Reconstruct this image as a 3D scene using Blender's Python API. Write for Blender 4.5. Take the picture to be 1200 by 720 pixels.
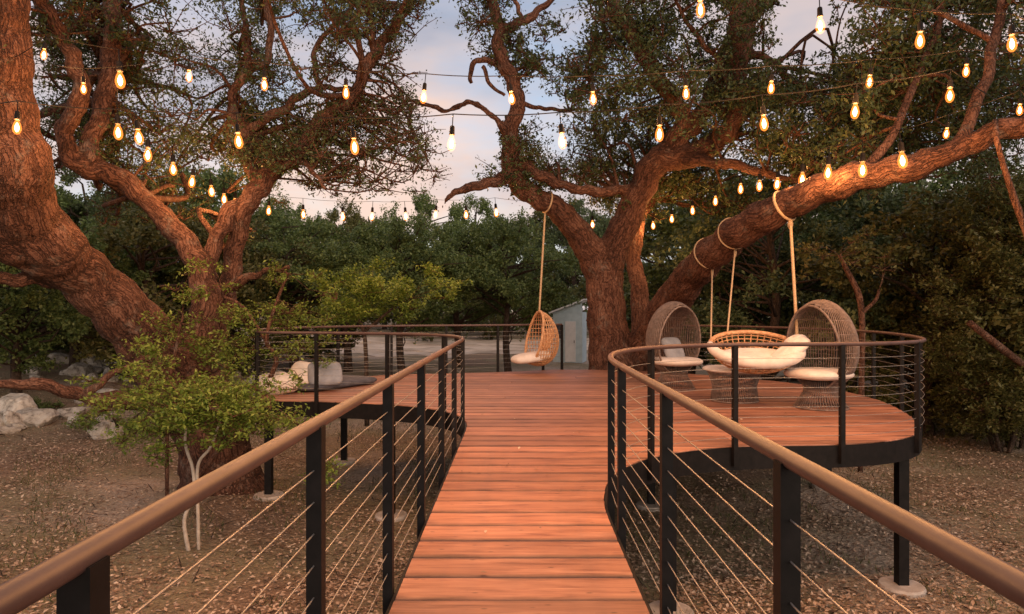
import bpy, bmesh, math, random
import numpy as np
from mathutils import Vector, Matrix
from math import radians, sin, cos, pi

random.seed(7)
RNG = np.random.default_rng(11)
for o in list(bpy.data.objects):
    bpy.data.objects.remove(o, do_unlink=True)
SC = bpy.context.scene
COL = SC.collection

# ------------------------------------------------------------------ camera
EYE, F, CX, CY = 1.45, 800.0, 606.0, 362.0      # metres above deck, focal in photo pixels, vanishing point
cam_d = bpy.data.cameras.new('camera')
cam_d.sensor_width = 36.0
cam_d.lens = 36.0 * F / 1200.0
cam_d.shift_x = -(CX - 600) / 1200.0
cam_d.shift_y = (CY - 360) / 1200.0
cam_d.clip_start = 0.05
cam_d.clip_end = 2000
cam = bpy.data.objects.new('camera', cam_d)
cam.location = (0, 0, EYE)
cam.rotation_euler = (radians(90), 0, 0)
COL.objects.link(cam)
SC.camera = cam

# ------------------------------------------------------------------ world, sun, exposure
SUN_EL, SUN_AZ = 16.0, 158.0                    # degrees; azimuth from straight ahead (+Y), + is to the right
world = bpy.data.worlds.new('World')
SC.world = world
world.use_nodes = True
wn, wl = world.node_tree.nodes, world.node_tree.links
wn.clear()
wo = wn.new('ShaderNodeOutputWorld')
bg = wn.new('ShaderNodeBackground')
sky = wn.new('ShaderNodeTexSky')
sky.sky_type = 'NISHITA'
sky.sun_disc = False
sky.sun_elevation = radians(SUN_EL)
sky.sun_rotation = radians(SUN_AZ)
sky.air_density = 1.0
sky.dust_density = 1.2
sky.ozone_density = 1.0
# thin evening cloud drawn over the whole dome by direction
tc = wn.new('ShaderNodeTexCoord')
mp = wn.new('ShaderNodeMapping'); mp.inputs['Scale'].default_value = (1.1, 1.1, 3.2); mp.inputs['Location'].default_value = (0.0, 0.0, 0.0)
nz = wn.new('ShaderNodeTexNoise'); nz.inputs['Scale'].default_value = 2.6; nz.inputs['Detail'].default_value = 7; nz.inputs['Roughness'].default_value = 0.58
cr = wn.new('ShaderNodeValToRGB')
cr.color_ramp.elements[0].position = 0.18; cr.color_ramp.elements[0].color = (0, 0, 0, 1)
cr.color_ramp.elements[1].position = 0.54; cr.color_ramp.elements[1].color = (0.92, 0.92, 0.92, 1)
mixc = wn.new('ShaderNodeMixRGB'); mixc.blend_type = 'MIX'
nz2 = wn.new('ShaderNodeTexNoise'); nz2.inputs['Scale'].default_value = 1.7; nz2.inputs['Detail'].default_value = 5
cr2 = wn.new('ShaderNodeValToRGB')
cr2.color_ramp.elements[0].position = 0.38; cr2.color_ramp.elements[0].color = (2.2, 2.3, 2.8, 1)
cr2.color_ramp.elements[1].position = 0.62; cr2.color_ramp.elements[1].color = (5.3, 3.7, 2.95, 1)
e2 = cr2.color_ramp.elements.new(0.48); e2.color = (3.6, 3.05, 3.05, 1)
wl.new(mp.outputs[0], nz2.inputs['Vector']); wl.new(nz2.outputs['Fac'], cr2.inputs[0]); wl.new(cr2.outputs[0], mixc.inputs[2])
wl.new(tc.outputs['Generated'], mp.inputs['Vector']); wl.new(mp.outputs[0], nz.inputs['Vector'])
wl.new(nz.outputs['Fac'], cr.inputs[0]); wl.new(cr.outputs[0], mixc.inputs[0])
wl.new(sky.outputs[0], mixc.inputs[1]); wl.new(mixc.outputs[0], bg.inputs[0])
bg.inputs['Strength'].default_value = 0.11
wl.new(bg.outputs[0], wo.inputs[0])

sun_d = bpy.data.lights.new('sun', 'SUN')
sun_d.energy = 1.0
sun_d.angle = radians(55)
sun_d.color = (1.0, 0.80, 0.62)
sun = bpy.data.objects.new('sun', sun_d)
el, az = radians(SUN_EL), radians(SUN_AZ)
sdir = Vector((sin(az) * cos(el), cos(az) * cos(el), sin(el)))
sun.rotation_euler = sdir.to_track_quat('Z', 'Y').to_euler()
COL.objects.link(sun)

SC.view_settings.view_transform = 'Standard'
SC.view_settings.look = 'None'
SC.view_settings.gamma = 1.0
SC.view_settings.use_curve_mapping = False
SC.view_settings.exposure = 0.8
SC.render.engine = 'CYCLES'
SC.cycles.max_bounces = 7
SC.cycles.transparent_max_bounces = 16
SC.cycles.use_denoising = True
BULB_W = 28.0                                    # watts of each string-light bulb

# ------------------------------------------------------------------ helpers
def P(px, py, Y):
    """point at distance Y seen at photo pixel (px, py)"""
    return Vector(((px - CX) / F * Y, Y, EYE + (CY - py) / F * Y))

def ground_h(x, y):
    h = -1.75 + 0.05 * sin(x * 0.37 + 1.3) * cos(y * 0.31) + 0.03 * sin(x * 1.1 + y * 0.7)
    if y > 18: h += min(0.9, (y - 18) * 0.018)
    if x < -7: h += min(0.7, (-7 - x) * 0.06)
    if x > 9: h += min(0.5, (x - 9) * 0.03)
    return h

def onground(px, py):
    """point where the ray through the pixel meets the ground"""
    Y = 8.0
    for _ in range(60):
        p = P(px, py, Y)
        z = ground_h(p.x, p.y)
        Y2 = (EYE - z) * F / max(1.0, (py - CY))
        Y += (Y2 - Y) * 0.5
    p = P(px, py, Y)
    return Vector((p.x, p.y, ground_h(p.x, p.y)))

class MB:
    def __init__(self):
        self.v, self.f = [], []
    def add(self, vs, fs):
        n = len(self.v)
        self.v.extend([tuple(a) for a in vs])
        self.f.extend([tuple(i + n for i in f) for f in fs])
        return self
    def box(self, c, s, rz=0.0):
        cx, cy, cz = c; hx, hy, hz = s[0] / 2, s[1] / 2, s[2] / 2
        vs = []
        for dz in (-hz, hz):
            for dx, dy in ((-hx, -hy), (hx, -hy), (hx, hy), (-hx, hy)):
                vs.append((cx + dx * cos(rz) - dy * sin(rz), cy + dx * sin(rz) + dy * cos(rz), cz + dz))
        return self.add(vs, [(0, 3, 2, 1), (4, 5, 6, 7), (0, 1, 5, 4), (1, 2, 6, 5), (2, 3, 7, 6), (3, 0, 4, 7)])
    def tube(self, pts, r, n=8, closed=False, caps=True, wob=0.0):
        pts = [Vector(p) for p in pts]
        m = len(pts)
        if not hasattr(r, '__len__'): r = [r] * m
        vs = []; nrm = None
        for i, p in enumerate(pts):
            if closed: t = pts[(i + 1) % m] - pts[i - 1]
            else: t = pts[min(i + 1, m - 1)] - pts[max(i - 1, 0)]
            if t.length < 1e-9: t = Vector((0, 0, 1))
            t.normalize()
            if nrm is None:
                a = Vector((0, 0, 1)) if abs(t.z) < 0.9 else Vector((1, 0, 0))
                nrm = a - t * a.dot(t)
            else:
                nrm = nrm - t * nrm.dot(t)
                if nrm.length < 1e-6:
                    a = Vector((1, 0, 0)); nrm = a - t * a.dot(t)
            nrm.normalize(); b = t.cross(nrm)
            for k in range(n):
                an = 2 * pi * k / n
                rr = r[i] * (1 + (random.uniform(-wob, wob) if wob else 0))
                vs.append(p + nrm * (cos(an) * rr) + b * (sin(an) * rr))
        fs = []
        for i in range(m if closed else m - 1):
            j = (i + 1) % m
            for k in range(n):
                k2 = (k + 1) % n
                fs.append((i * n + k, i * n + k2, j * n + k2, j * n + k))
        if caps and not closed:
            fs.append(tuple(range(n - 1, -1, -1)))
            fs.append(tuple((m - 1) * n + k for k in range(n)))
        return self.add(vs, fs)
    def lathe(self, prof, n=16, o=(0, 0, 0)):
        vs = []
        for r, z in prof:
            for k in range(n):
                a = 2 * pi * k / n
                vs.append((o[0] + r * cos(a), o[1] + r * sin(a), o[2] + z))
        fs = []
        m = len(prof)
        for i in range(m - 1):
            for k in range(n):
                k2 = (k + 1) % n
                fs.append((i * n + k, i * n + k2, (i + 1) * n + k2, (i + 1) * n + k))
        fs.append(tuple(range(n - 1, -1, -1))); fs.append(tuple((m - 1) * n + k for k in range(n)))
        return self.add(vs, fs)
    def mesh(self, name, smooth=False):
        me = bpy.data.meshes.new(name)
        me.from_pydata(self.v, [], self.f); me.update()
        if smooth: me.polygons.foreach_set('use_smooth', [True] * len(me.polygons))
        return me
    def build(self, name, mat, parent=None, smooth=False, loc=None):
        return link(name, self.mesh(name, smooth), mat, parent, loc)

def link(name, me, mat, parent=None, loc=None):
    if mat is not None and not me.materials: me.materials.append(mat)
    o = bpy.data.objects.new(name, me)
    COL.objects.link(o)
    if parent is not None: o.parent = parent
    if loc is not None: o.location = loc
    return o

def tag(o, label=None, cat=None, group=None, kind=None):
    if label: o['label'] = label
    if cat: o['category'] = cat
    if group: o['group'] = group
    if kind: o['kind'] = kind
    return o

def thing(name, loc, label, cat, group=None, rz=0.0):
    o = bpy.data.objects.new(name, None)
    o.empty_display_size = 0.2
    o.location = loc; o.rotation_euler = (0, 0, rz)
    COL.objects.link(o)
    return tag(o, label, cat, group)

def catmull(pts, sub=6):
    """pts: list of tuples of equal length, returns smoothed list"""
    out = []
    n = len(pts)
    A = [np.array(p, float) for p in pts]
    for i in range(n - 1):
        p0, p1, p2, p3 = A[max(i - 1, 0)], A[i], A[i + 1], A[min(i + 2, n - 1)]
        for k in range(sub):
            t = k / sub
            out.append(0.5 * (2 * p1 + (p2 - p0) * t + (2 * p0 - 5 * p1 + 4 * p2 - p3) * t * t + (3 * p1 - p0 - 3 * p2 + p3) * t ** 3))
    out.append(A[-1])
    return out

# ------------------------------------------------------------------ materials
def new_mat(name):
    m = bpy.data.materials.new(name); m.use_nodes = True
    nt = m.node_tree
    return m, nt, nt.nodes['Principled BSDF'], nt.nodes, nt.links

def noise_mat(name, c1, c2, scale=5.0, detail=6, rough=0.7, bump=0.2, bscale=None, stretch=(1, 1, 1), metallic=0.0, c3=None, lo=0.35, hi=0.65, bdist=0.01, perobj=0.0):
    m, nt, b, N, L = new_mat(name)
    t = N.new('ShaderNodeTexCoord'); mp = N.new('ShaderNodeMapping'); mp.inputs['Scale'].default_value = stretch
    n1 = N.new('ShaderNodeTexNoise'); n1.inputs['Scale'].default_value = scale; n1.inputs['Detail'].default_value = detail; n1.inputs['Roughness'].default_value = 0.6
    r = N.new('ShaderNodeValToRGB')
    r.color_ramp.elements[0].position = lo; r.color_ramp.elements[0].color = (*c1, 1)
    r.color_ramp.elements[1].position = hi; r.color_ramp.elements[1].color = (*c2, 1)
    if c3:
        e = r.color_ramp.elements.new((lo + hi) / 2); e.color = (*c3, 1)
    L.new(t.outputs['Object'], mp.inputs[0]); L.new(mp.outputs[0], n1.inputs['Vector']); L.new(n1.outputs['Fac'], r.inputs[0])
    src = r.outputs[0]
    if perobj:
        oi = N.new('ShaderNodeObjectInfo'); mr = N.new('ShaderNodeMapRange')
        mr.inputs['To Min'].default_value = 1 - perobj; mr.inputs['To Max'].default_value = 1 + perobj
        mx = N.new('ShaderNodeVectorMath'); mx.operation = 'SCALE'
        L.new(oi.outputs['Random'], mr.inputs['Value']); L.new(src, mx.inputs[0]); L.new(mr.outputs[0], mx.inputs['Scale'])
        src = mx.outputs[0]
    L.new(src, b.inputs['Base Color'])
    b.inputs['Roughness'].default_value = rough; b.inputs['Metallic'].default_value = metallic
    if bump:
        n2 = N.new('ShaderNodeTexNoise'); n2.inputs['Scale'].default_value = bscale or scale * 3; n2.inputs['Detail'].default_value = 8; n2.inputs['Roughness'].default_value = 0.7
        bp = N.new('ShaderNodeBump'); bp.inputs['Strength'].default_value = bump; bp.inputs['Distance'].default_value = bdist
        L.new(mp.outputs[0], n2.inputs['Vector']); L.new(n2.outputs['Fac'], bp.inputs['Height']); L.new(bp.outputs[0], b.inputs['Normal'])
    return m

def bark_mat(name, dark, mid, light, limb=False):
    """furrowed bark; limb=True reads branch-aligned coordinates (across, across, along) stored on the mesh"""
    m, nt, b, N, L = new_mat(name)
    t = N.new('ShaderNodeTexCoord')
    co = t.outputs['Object']
    if limb:
        at = N.new('ShaderNodeAttribute'); at.attribute_name = 'bark_co'; co = at.outputs['Vector']
    wob = N.new('ShaderNodeTexNoise'); wob.inputs['Scale'].default_value = 4; wob.inputs['Detail'].default_value = 4
    ad = N.new('ShaderNodeVectorMath'); ad.operation = 'MULTIPLY_ADD'; ad.inputs[1].default_value = (0.13, 0.13, 0.13)
    L.new(co, wob.inputs['Vector']); L.new(wob.outputs['Color'], ad.inputs[0]); L.new(co, ad.inputs[2])
    def furrow(scale, stretch, width):
        mp = N.new('ShaderNodeMapping'); mp.inputs['Scale'].default_value = stretch
        L.new(ad.outputs[0], mp.inputs[0])
        n = N.new('ShaderNodeTexNoise'); n.inputs['Scale'].default_value = scale; n.inputs['Detail'].default_value = 2.5; n.inputs['Roughness'].default_value = 0.55
        L.new(mp.outputs[0], n.inputs['Vector'])
        s1 = N.new('ShaderNodeMath'); s1.operation = 'SUBTRACT'; s1.inputs[1].default_value = 0.5; L.new(n.outputs['Fac'], s1.inputs[0])
        s2 = N.new('ShaderNodeMath'); s2.operation = 'ABSOLUTE'; L.new(s1.outputs[0], s2.inputs[0])
        mr = N.new('ShaderNodeMapRange'); mr.interpolation_type = 'SMOOTHSTEP'; mr.inputs['From Max'].default_value = width
        L.new(s2.outputs[0], mr.inputs['Value'])
        return mr.outputs[0]
    f1 = furrow(15, (1, 1, 0.2), 0.075); f2 = furrow(24, (1, 1, 0.55), 0.05)
    n1 = N.new('ShaderNodeTexNoise'); n1.inputs['Scale'].default_value = 26; n1.inputs['Detail'].default_value = 9; n1.inputs['Roughness'].default_value = 0.72
    L.new(co, n1.inputs['Vector'])
    n2 = N.new('ShaderNodeTexNoise'); n2.inputs['Scale'].default_value = 1.7; n2.inputs['Detail'].default_value = 4; L.new(t.outputs['Object'], n2.inputs['Vector'])
    def madd(a, k, c):
        q = N.new('ShaderNodeMath'); q.operation = 'MULTIPLY_ADD'; q.inputs[1].default_value = k; L.new(a, q.inputs[0])
        if isinstance(c, float): q.inputs[2].default_value = c
        else: L.new(c, q.inputs[2])
        return q.outputs[0]
    fac = madd(n2.outputs['Fac'], 0.45, madd(n1.outputs['Fac'], 0.5, madd(f1, 0.15, madd(f2, 0.10, -0.20))))
    r = N.new('ShaderNodeValToRGB')
    r.color_ramp.elements[0].position = 0.28; r.color_ramp.elements[0].color = (*dark, 1)
    r.color_ramp.elements[1].position = 0.70; r.color_ramp.elements[1].color = (*light, 1)
    e = r.color_ramp.elements.new(0.48); e.color = (*mid, 1)
    L.new(fac, r.inputs[0])
    li = N.new('ShaderNodeTexNoise'); li.inputs['Scale'].default_value = 3.3; li.inputs['Detail'].default_value = 8; li.inputs['Roughness'].default_value = 0.7
    L.new(t.outputs['Object'], li.inputs['Vector'])
    lr = N.new('ShaderNodeMapRange'); lr.inputs['From Min'].default_value = 0.56; lr.inputs['From Max'].default_value = 0.68; lr.inputs['To Max'].default_value = 0.45
    L.new(li.outputs['Fac'], lr.inputs['Value'])
    lm = N.new('ShaderNodeMixRGB'); lm.inputs[2].default_value = (light[0] * 0.95, light[0] * 0.82, light[0] * 0.70, 1)
    L.new(lr.outputs[0], lm.inputs[0]); L.new(r.outputs[0], lm.inputs[1]); L.new(lm.outputs[0], b.inputs['Base Color'])
    hh = madd(f1, 0.75, madd(f2, 0.4, madd(n1.outputs['Fac'], 0.5, 0.0)))
    bp = N.new('ShaderNodeBump'); bp.inputs['Strength'].default_value = 1.0; bp.inputs['Distance'].default_value = 0.022
    L.new(hh, bp.inputs['Height']); L.new(bp.outputs[0], b.inputs['Normal'])
    b.inputs['Roughness'].default_value = 0.9; b.inputs['Specular IOR Level'].default_value = 0.2
    return m

def leaf_mat(name, c1, c2, c3, trans=0.3, rough=0.45):
    m, nt, b, N, L = new_mat(name)
    g = N.new('ShaderNodeNewGeometry')
    r = N.new('ShaderNodeValToRGB')
    r.color_ramp.elements[0].position = 0.0; r.color_ramp.elements[0].color = (*c1, 1)
    r.color_ramp.elements[1].position = 1.0; r.color_ramp.elements[1].color = (*c3, 1)
    e = r.color_ramp.elements.new(0.55); e.color = (*c2, 1)
    L.new(g.outputs['Random Per Island'], r.inputs[0])
    L.new(r.outputs[0], b.inputs['Base Color'])
    b.inputs['Roughness'].default_value = rough
    b.inputs['Specular IOR Level'].default_value = 0.3
    tr = N.new('ShaderNodeBsdfTranslucent'); L.new(r.outputs[0], tr.inputs['Color'])
    mx = N.new('ShaderNodeMixShader'); mx.inputs[0].default_value = trans
    L.new(b.outputs[0], mx.inputs[1]); L.new(tr.outputs[0], mx.inputs[2])
    L.new(mx.outputs[0], N['Material Output'].inputs['Surface'])
    return m

M = {}
M['bark'] = bark_mat('oak_bark', (0.035, 0.016, 0.010), (0.12, 0.056, 0.036), (0.22, 0.118, 0.08))
M['bark_limb'] = bark_mat('furrowed_oak_bark', (0.028, 0.013, 0.009), (0.115, 0.052, 0.034), (0.235, 0.125, 0.086), True)
M['bark_dark'] = bark_mat('far_bark', (0.03, 0.02, 0.015), (0.075, 0.05, 0.037), (0.13, 0.09, 0.068))
M['bark_pale'] = noise_mat('pale_sapling_bark', (0.33, 0.27, 0.22), (0.5, 0.43, 0.36), 9, bump=0.3)
M['leaf_oak'] = leaf_mat('live_oak_leaf', (0.028, 0.046, 0.017), (0.06, 0.088, 0.032), (0.11, 0.13, 0.052))
M['leaf_far'] = leaf_mat('woodland_leaf', (0.065, 0.105, 0.03), (0.125, 0.175, 0.055), (0.20, 0.245, 0.085))
M['leaf_cedar'] = leaf_mat('cedar_leaf', (0.052, 0.082, 0.035), (0.095, 0.13, 0.056), (0.145, 0.175, 0.075))
M['leaf_bright'] = leaf_mat('young_leaf', (0.10, 0.165, 0.025), (0.165, 0.24, 0.04), (0.26, 0.32, 0.07), 0.35)
M['leaf_olive'] = leaf_mat('olive_leaf', (0.06, 0.066, 0.018), (0.115, 0.115, 0.034), (0.19, 0.17, 0.066))
M['litter'] = leaf_mat('fallen_leaf', (0.14, 0.085, 0.055), (0.36, 0.245, 0.17), (0.60, 0.47, 0.36), 0.1, 0.7)
M['grass'] = leaf_mat('grass_blade', (0.05, 0.065, 0.022), (0.09, 0.10, 0.035), (0.17, 0.15, 0.06))
M['steel'] = noise_mat('black_powder_coated_steel', (0.006, 0.0055, 0.0055), (0.012, 0.010, 0.010), 14, rough=0.55, bump=0.05)
M['steel'].node_tree.nodes['Principled BSDF'].inputs['Specular IOR Level'].default_value = 0.15
M['rail'] = noise_mat('weathered_bronze_rail', (0.066, 0.036, 0.032), (0.108, 0.064, 0.057), 7, rough=0.5, bump=0.08, metallic=0.1, stretch=(1, 1, 1), lo=0.3, hi=0.7)
M['cable'] = noise_mat('steel_cable', (0.24, 0.225, 0.21), (0.36, 0.34, 0.32), 30, rough=0.45, bump=0, metallic=0.6)
M['concrete'] = noise_mat('concrete', (0.34, 0.29, 0.25), (0.5, 0.44, 0.39), 8, bump=0.4)
M['rock'] = noise_mat('limestone', (0.16, 0.13, 0.10), (0.60, 0.55, 0.48), 3.4, bump=0.9, bscale=9, c3=(0.48, 0.43, 0.37), bdist=0.05, perobj=0.2)
M['sand'] = noise_mat('sandy_path', (0.30, 0.22, 0.15), (0.66, 0.53, 0.42), 0.55, bump=0.6, bscale=10, bdist=0.05, c3=(0.52, 0.41, 0.31))
M['rattan'] = noise_mat('rattan', (0.36, 0.17, 0.075), (0.62, 0.36, 0.19), 18, rough=0.55, bump=0.2)
M['wicker'] = noise_mat('grey_wicker', (0.11, 0.08, 0.067), (0.23, 0.17, 0.145), 18, rough=0.65, bump=0.2)
M['cushion'] = noise_mat('cream_cushion_fabric', (0.60, 0.53, 0.47), (0.74, 0.67, 0.61), 6, rough=0.9, bump=0.25, bscale=60)
M['pillow_blue'] = noise_mat('grey_blue_pillow_fabric', (0.20, 0.21, 0.235), (0.30, 0.31, 0.34), 6, rough=0.9, bump=0.25, bscale=60)
M['pillow_dark'] = noise_mat('charcoal_fabric', (0.05, 0.05, 0.06), (0.10, 0.10, 0.12), 6, rough=0.9, bump=0.25, bscale=60)
M['rope'] = noise_mat('hemp_rope', (0.34, 0.23, 0.13), (0.55, 0.40, 0.25), 60, rough=0.9, bump=0.5, bscale=120)
M['cord'] = noise_mat('black_rubber_cord', (0.008, 0.007, 0.007), (0.016, 0.014, 0.013), 20, rough=0.6, bump=0)
M['cord'].node_tree.nodes['Principled BSDF'].inputs['Specular IOR Level'].default_value = 0.08
M['hut'] = noise_mat('pale_blue_paint', (0.42, 0.54, 0.60), (0.52, 0.64, 0.70), 4, rough=0.6, bump=0.1)
M['hut_roof'] = noise_mat('white_paint', (0.66, 0.67, 0.68), (0.78, 0.78, 0.79), 4, rough=0.6, bump=0.1)

# stained redwood planks: grain runs along X, every plank its own tone
def plank_mat():
    m, nt, b, N, L = new_mat('stained_redwood')
    t = N.new('ShaderNodeTexCoord'); oi = N.new('ShaderNodeObjectInfo')
    off = N.new('ShaderNodeVectorMath'); off.operation = 'MULTIPLY_ADD'; off.inputs[1].default_value = (37, 53, 11)
    cmb = N.new('ShaderNodeCombineXYZ')
    for k in range(3): L.new(oi.outputs['Random'], cmb.inputs[k])
    L.new(cmb.outputs[0], off.inputs[0]); L.new(t.outputs['Object'], off.inputs[2])
    mp = N.new('ShaderNodeMapping'); mp.inputs['Scale'].default_value = (0.9, 11, 5); L.new(off.outputs[0], mp.inputs[0])
    n1 = N.new('ShaderNodeTexNoise'); n1.inputs['Scale'].default_value = 2.2; n1.inputs['Detail'].default_value = 7; n1.inputs['Roughness'].default_value = 0.62; n1.inputs['Distortion'].default_value = 0.6
    L.new(mp.outputs[0], n1.inputs['Vector'])
    r = N.new('ShaderNodeValToRGB')
    r.color_ramp.elements[0].position = 0.28; r.color_ramp.elements[0].color = (0.17, 0.060, 0.034, 1)
    r.color_ramp.elements[1].position = 0.74; r.color_ramp.elements[1].color = (0.47, 0.235, 0.15, 1)
    e = r.color_ramp.elements.new(0.5); e.color = (0.34, 0.148, 0.088, 1)
    L.new(n1.outputs['Fac'], r.inputs[0])
    mr = N.new('ShaderNodeMapRange'); mr.inputs['To Min'].default_value = 0.72; mr.inputs['To Max'].default_value = 1.24
    L.new(oi.outputs['Random'], mr.inputs['Value'])
    sc = N.new('ShaderNodeVectorMath'); sc.operation = 'SCALE'; L.new(r.outputs[0], sc.inputs[0]); L.new(mr.outputs[0], sc.inputs['Scale'])
    # knots and foot-worn stains
    mk = N.new('ShaderNodeMapping'); mk.inputs['Scale'].default_value = (3.2, 9, 3); L.new(off.outputs[0], mk.inputs[0])
    vo = N.new('ShaderNodeTexVoronoi'); vo.inputs['Scale'].default_value = 1.7; L.new(mk.outputs[0], vo.inputs['Vector'])
    kr = N.new('ShaderNodeValToRGB'); kr.color_ramp.elements[0].position = 0.05; kr.color_ramp.elements[0].color = (0.35, 0.35, 0.35, 1)
    kr.color_ramp.elements[1].position = 0.13; kr.color_ramp.elements[1].color = (1, 1, 1, 1); L.new(vo.outputs['Distance'], kr.inputs[0])
    st = N.new('ShaderNodeTexNoise'); st.inputs['Scale'].default_value = 1.6; st.inputs['Detail'].default_value = 5; L.new(t.outputs['Object'], st.inputs['Vector'])
    sr = N.new('ShaderNodeMapRange'); sr.inputs['From Min'].default_value = 0.3; sr.inputs['From Max'].default_value = 0.7; sr.inputs['To Min'].default_value = 0.8; sr.inputs['To Max'].default_value = 1.12
    L.new(st.outputs['Fac'], sr.inputs['Value'])
    m1 = N.new('ShaderNodeMixRGB'); m1.blend_type = 'MULTIPLY'; m1.inputs[0].default_value = 1; L.new(sc.outputs[0], m1.inputs[1]); L.new(kr.outputs[0], m1.inputs[2])
    s2 = N.new('ShaderNodeVectorMath'); s2.operation = 'SCALE'; L.new(m1.outputs[0], s2.inputs[0]); L.new(sr.outputs[0], s2.inputs['Scale'])
    # darker towards the long board edges, broken up by noise
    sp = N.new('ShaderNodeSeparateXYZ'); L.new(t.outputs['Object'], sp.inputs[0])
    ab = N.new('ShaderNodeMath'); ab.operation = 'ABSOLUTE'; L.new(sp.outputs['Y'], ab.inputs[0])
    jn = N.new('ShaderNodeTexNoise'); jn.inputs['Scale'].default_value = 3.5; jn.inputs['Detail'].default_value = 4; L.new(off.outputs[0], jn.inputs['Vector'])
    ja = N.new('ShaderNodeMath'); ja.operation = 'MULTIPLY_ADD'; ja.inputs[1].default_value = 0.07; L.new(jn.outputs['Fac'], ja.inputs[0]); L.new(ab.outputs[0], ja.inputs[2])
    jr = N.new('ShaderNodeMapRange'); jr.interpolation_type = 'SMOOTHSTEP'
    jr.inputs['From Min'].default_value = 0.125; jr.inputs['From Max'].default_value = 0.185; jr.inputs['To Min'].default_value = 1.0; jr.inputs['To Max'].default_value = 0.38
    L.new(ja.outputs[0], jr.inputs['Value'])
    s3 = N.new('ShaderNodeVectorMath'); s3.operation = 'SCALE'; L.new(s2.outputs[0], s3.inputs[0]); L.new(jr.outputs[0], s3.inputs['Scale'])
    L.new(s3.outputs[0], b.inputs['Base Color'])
    rr = N.new('ShaderNodeMapRange'); rr.inputs['To Min'].default_value = 0.42; rr.inputs['To Max'].default_value = 0.68
    L.new(n1.outputs['Fac'], rr.inputs['Value']); L.new(rr.outputs[0], b.inputs['Roughness'])
    bp = N.new('ShaderNodeBump'); bp.inputs['Strength'].default_value = 0.35; bp.inputs['Distance'].default_value = 0.004
    L.new(n1.outputs['Fac'], bp.inputs['Height']); L.new(bp.outputs[0], b.inputs['Normal'])
    return m
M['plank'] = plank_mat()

def ground_mat():
    m, nt, b, N, L = new_mat('leaf_strewn_earth')
    t = N.new('ShaderNodeTexCoord')
    big = N.new('ShaderNodeTexNoise'); big.inputs['Scale'].default_value = 0.28; big.inputs['Detail'].default_value = 5
    fin = N.new('ShaderNodeTexVoronoi'); fin.inputs['Scale'].default_value = 13
    fn2 = N.new('ShaderNodeTexNoise'); fn2.inputs['Scale'].default_value = 26; fn2.inputs['Detail'].default_value = 8; fn2.inputs['Roughness'].default_value = 0.75
    for q in (big, fin, fn2): L.new(t.outputs['Object'], q.inputs['Vector'])
    ra = N.new('ShaderNodeValToRGB')
    ra.color_ramp.elements[0].position = 0.36; ra.color_ramp.elements[0].color = (0.26, 0.19, 0.14, 1)
    ra.color_ramp.elements[1].position = 0.66; ra.color_ramp.elements[1].color = (0.44, 0.36, 0.30, 1)
    e = ra.color_ramp.elements.new(0.5); e.color = (0.26, 0.225, 0.15, 1)
    L.new(big.outputs['Fac'], ra.inputs[0])
    rb = N.new('ShaderNodeValToRGB')
    rb.color_ramp.elements[0].position = 0.3; rb.color_ramp.elements[0].color = (0.45, 0.45, 0.45, 1)
    rb.color_ramp.elements[1].position = 0.7; rb.color_ramp.elements[1].color = (1.55, 1.45, 1.35, 1)
    L.new(fn2.outputs['Fac'], rb.inputs[0])
    mx = N.new('ShaderNodeMixRGB'); mx.blend_type = 'MULTIPLY'; mx.inputs[0].default_value = 1
    L.new(ra.outputs[0], mx.inputs[1]); L.new(rb.outputs[0], mx.inputs[2])
    L.new(mx.outputs[0], b.inputs['Base Color'])
    b.inputs['Roughness'].default_value = 0.95; b.inputs['Specular IOR Level'].default_value = 0.15
    bp = N.new('ShaderNodeBump'); bp.inputs['Strength'].default_value = 0.9; bp.inputs['Distance'].default_value = 0.05
    ad = N.new('ShaderNodeMath'); L.new(fin.outputs['Distance'], ad.inputs[0]); L.new(fn2.outputs['Fac'], ad.inputs[1])
    L.new(ad.outputs[0], bp.inputs['Height']); L.new(bp.outputs[0], b.inputs['Normal'])
    return m
M['ground'] = ground_mat()

def bulb_mat(name, colr, stren):
    m, nt, b, N, L = new_mat(name)
    N.remove(b)
    tr = N.new('ShaderNodeBsdfTransparent'); em = N.new('ShaderNodeEmission'); ad = N.new('ShaderNodeAddShader')
    em.inputs['Color'].default_value = (*colr, 1); em.inputs['Strength'].default_value = stren
    L.new(tr.outputs[0], ad.inputs[0]); L.new(em.outputs[0], ad.inputs[1]); L.new(ad.outputs[0], N['Material Output'].inputs['Surface'])
    m.cycles.emission_sampling = 'NONE'
    return m
M['bulb'] = bulb_mat('halo_glass', (1.0, 0.22, 0.03), 0.55)  # orange halo around the bulb core, put into the glass as emission
M['filament'] = bulb_mat('glowing_filament', (1.0, 0.62, 0.26), 5.0)

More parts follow.
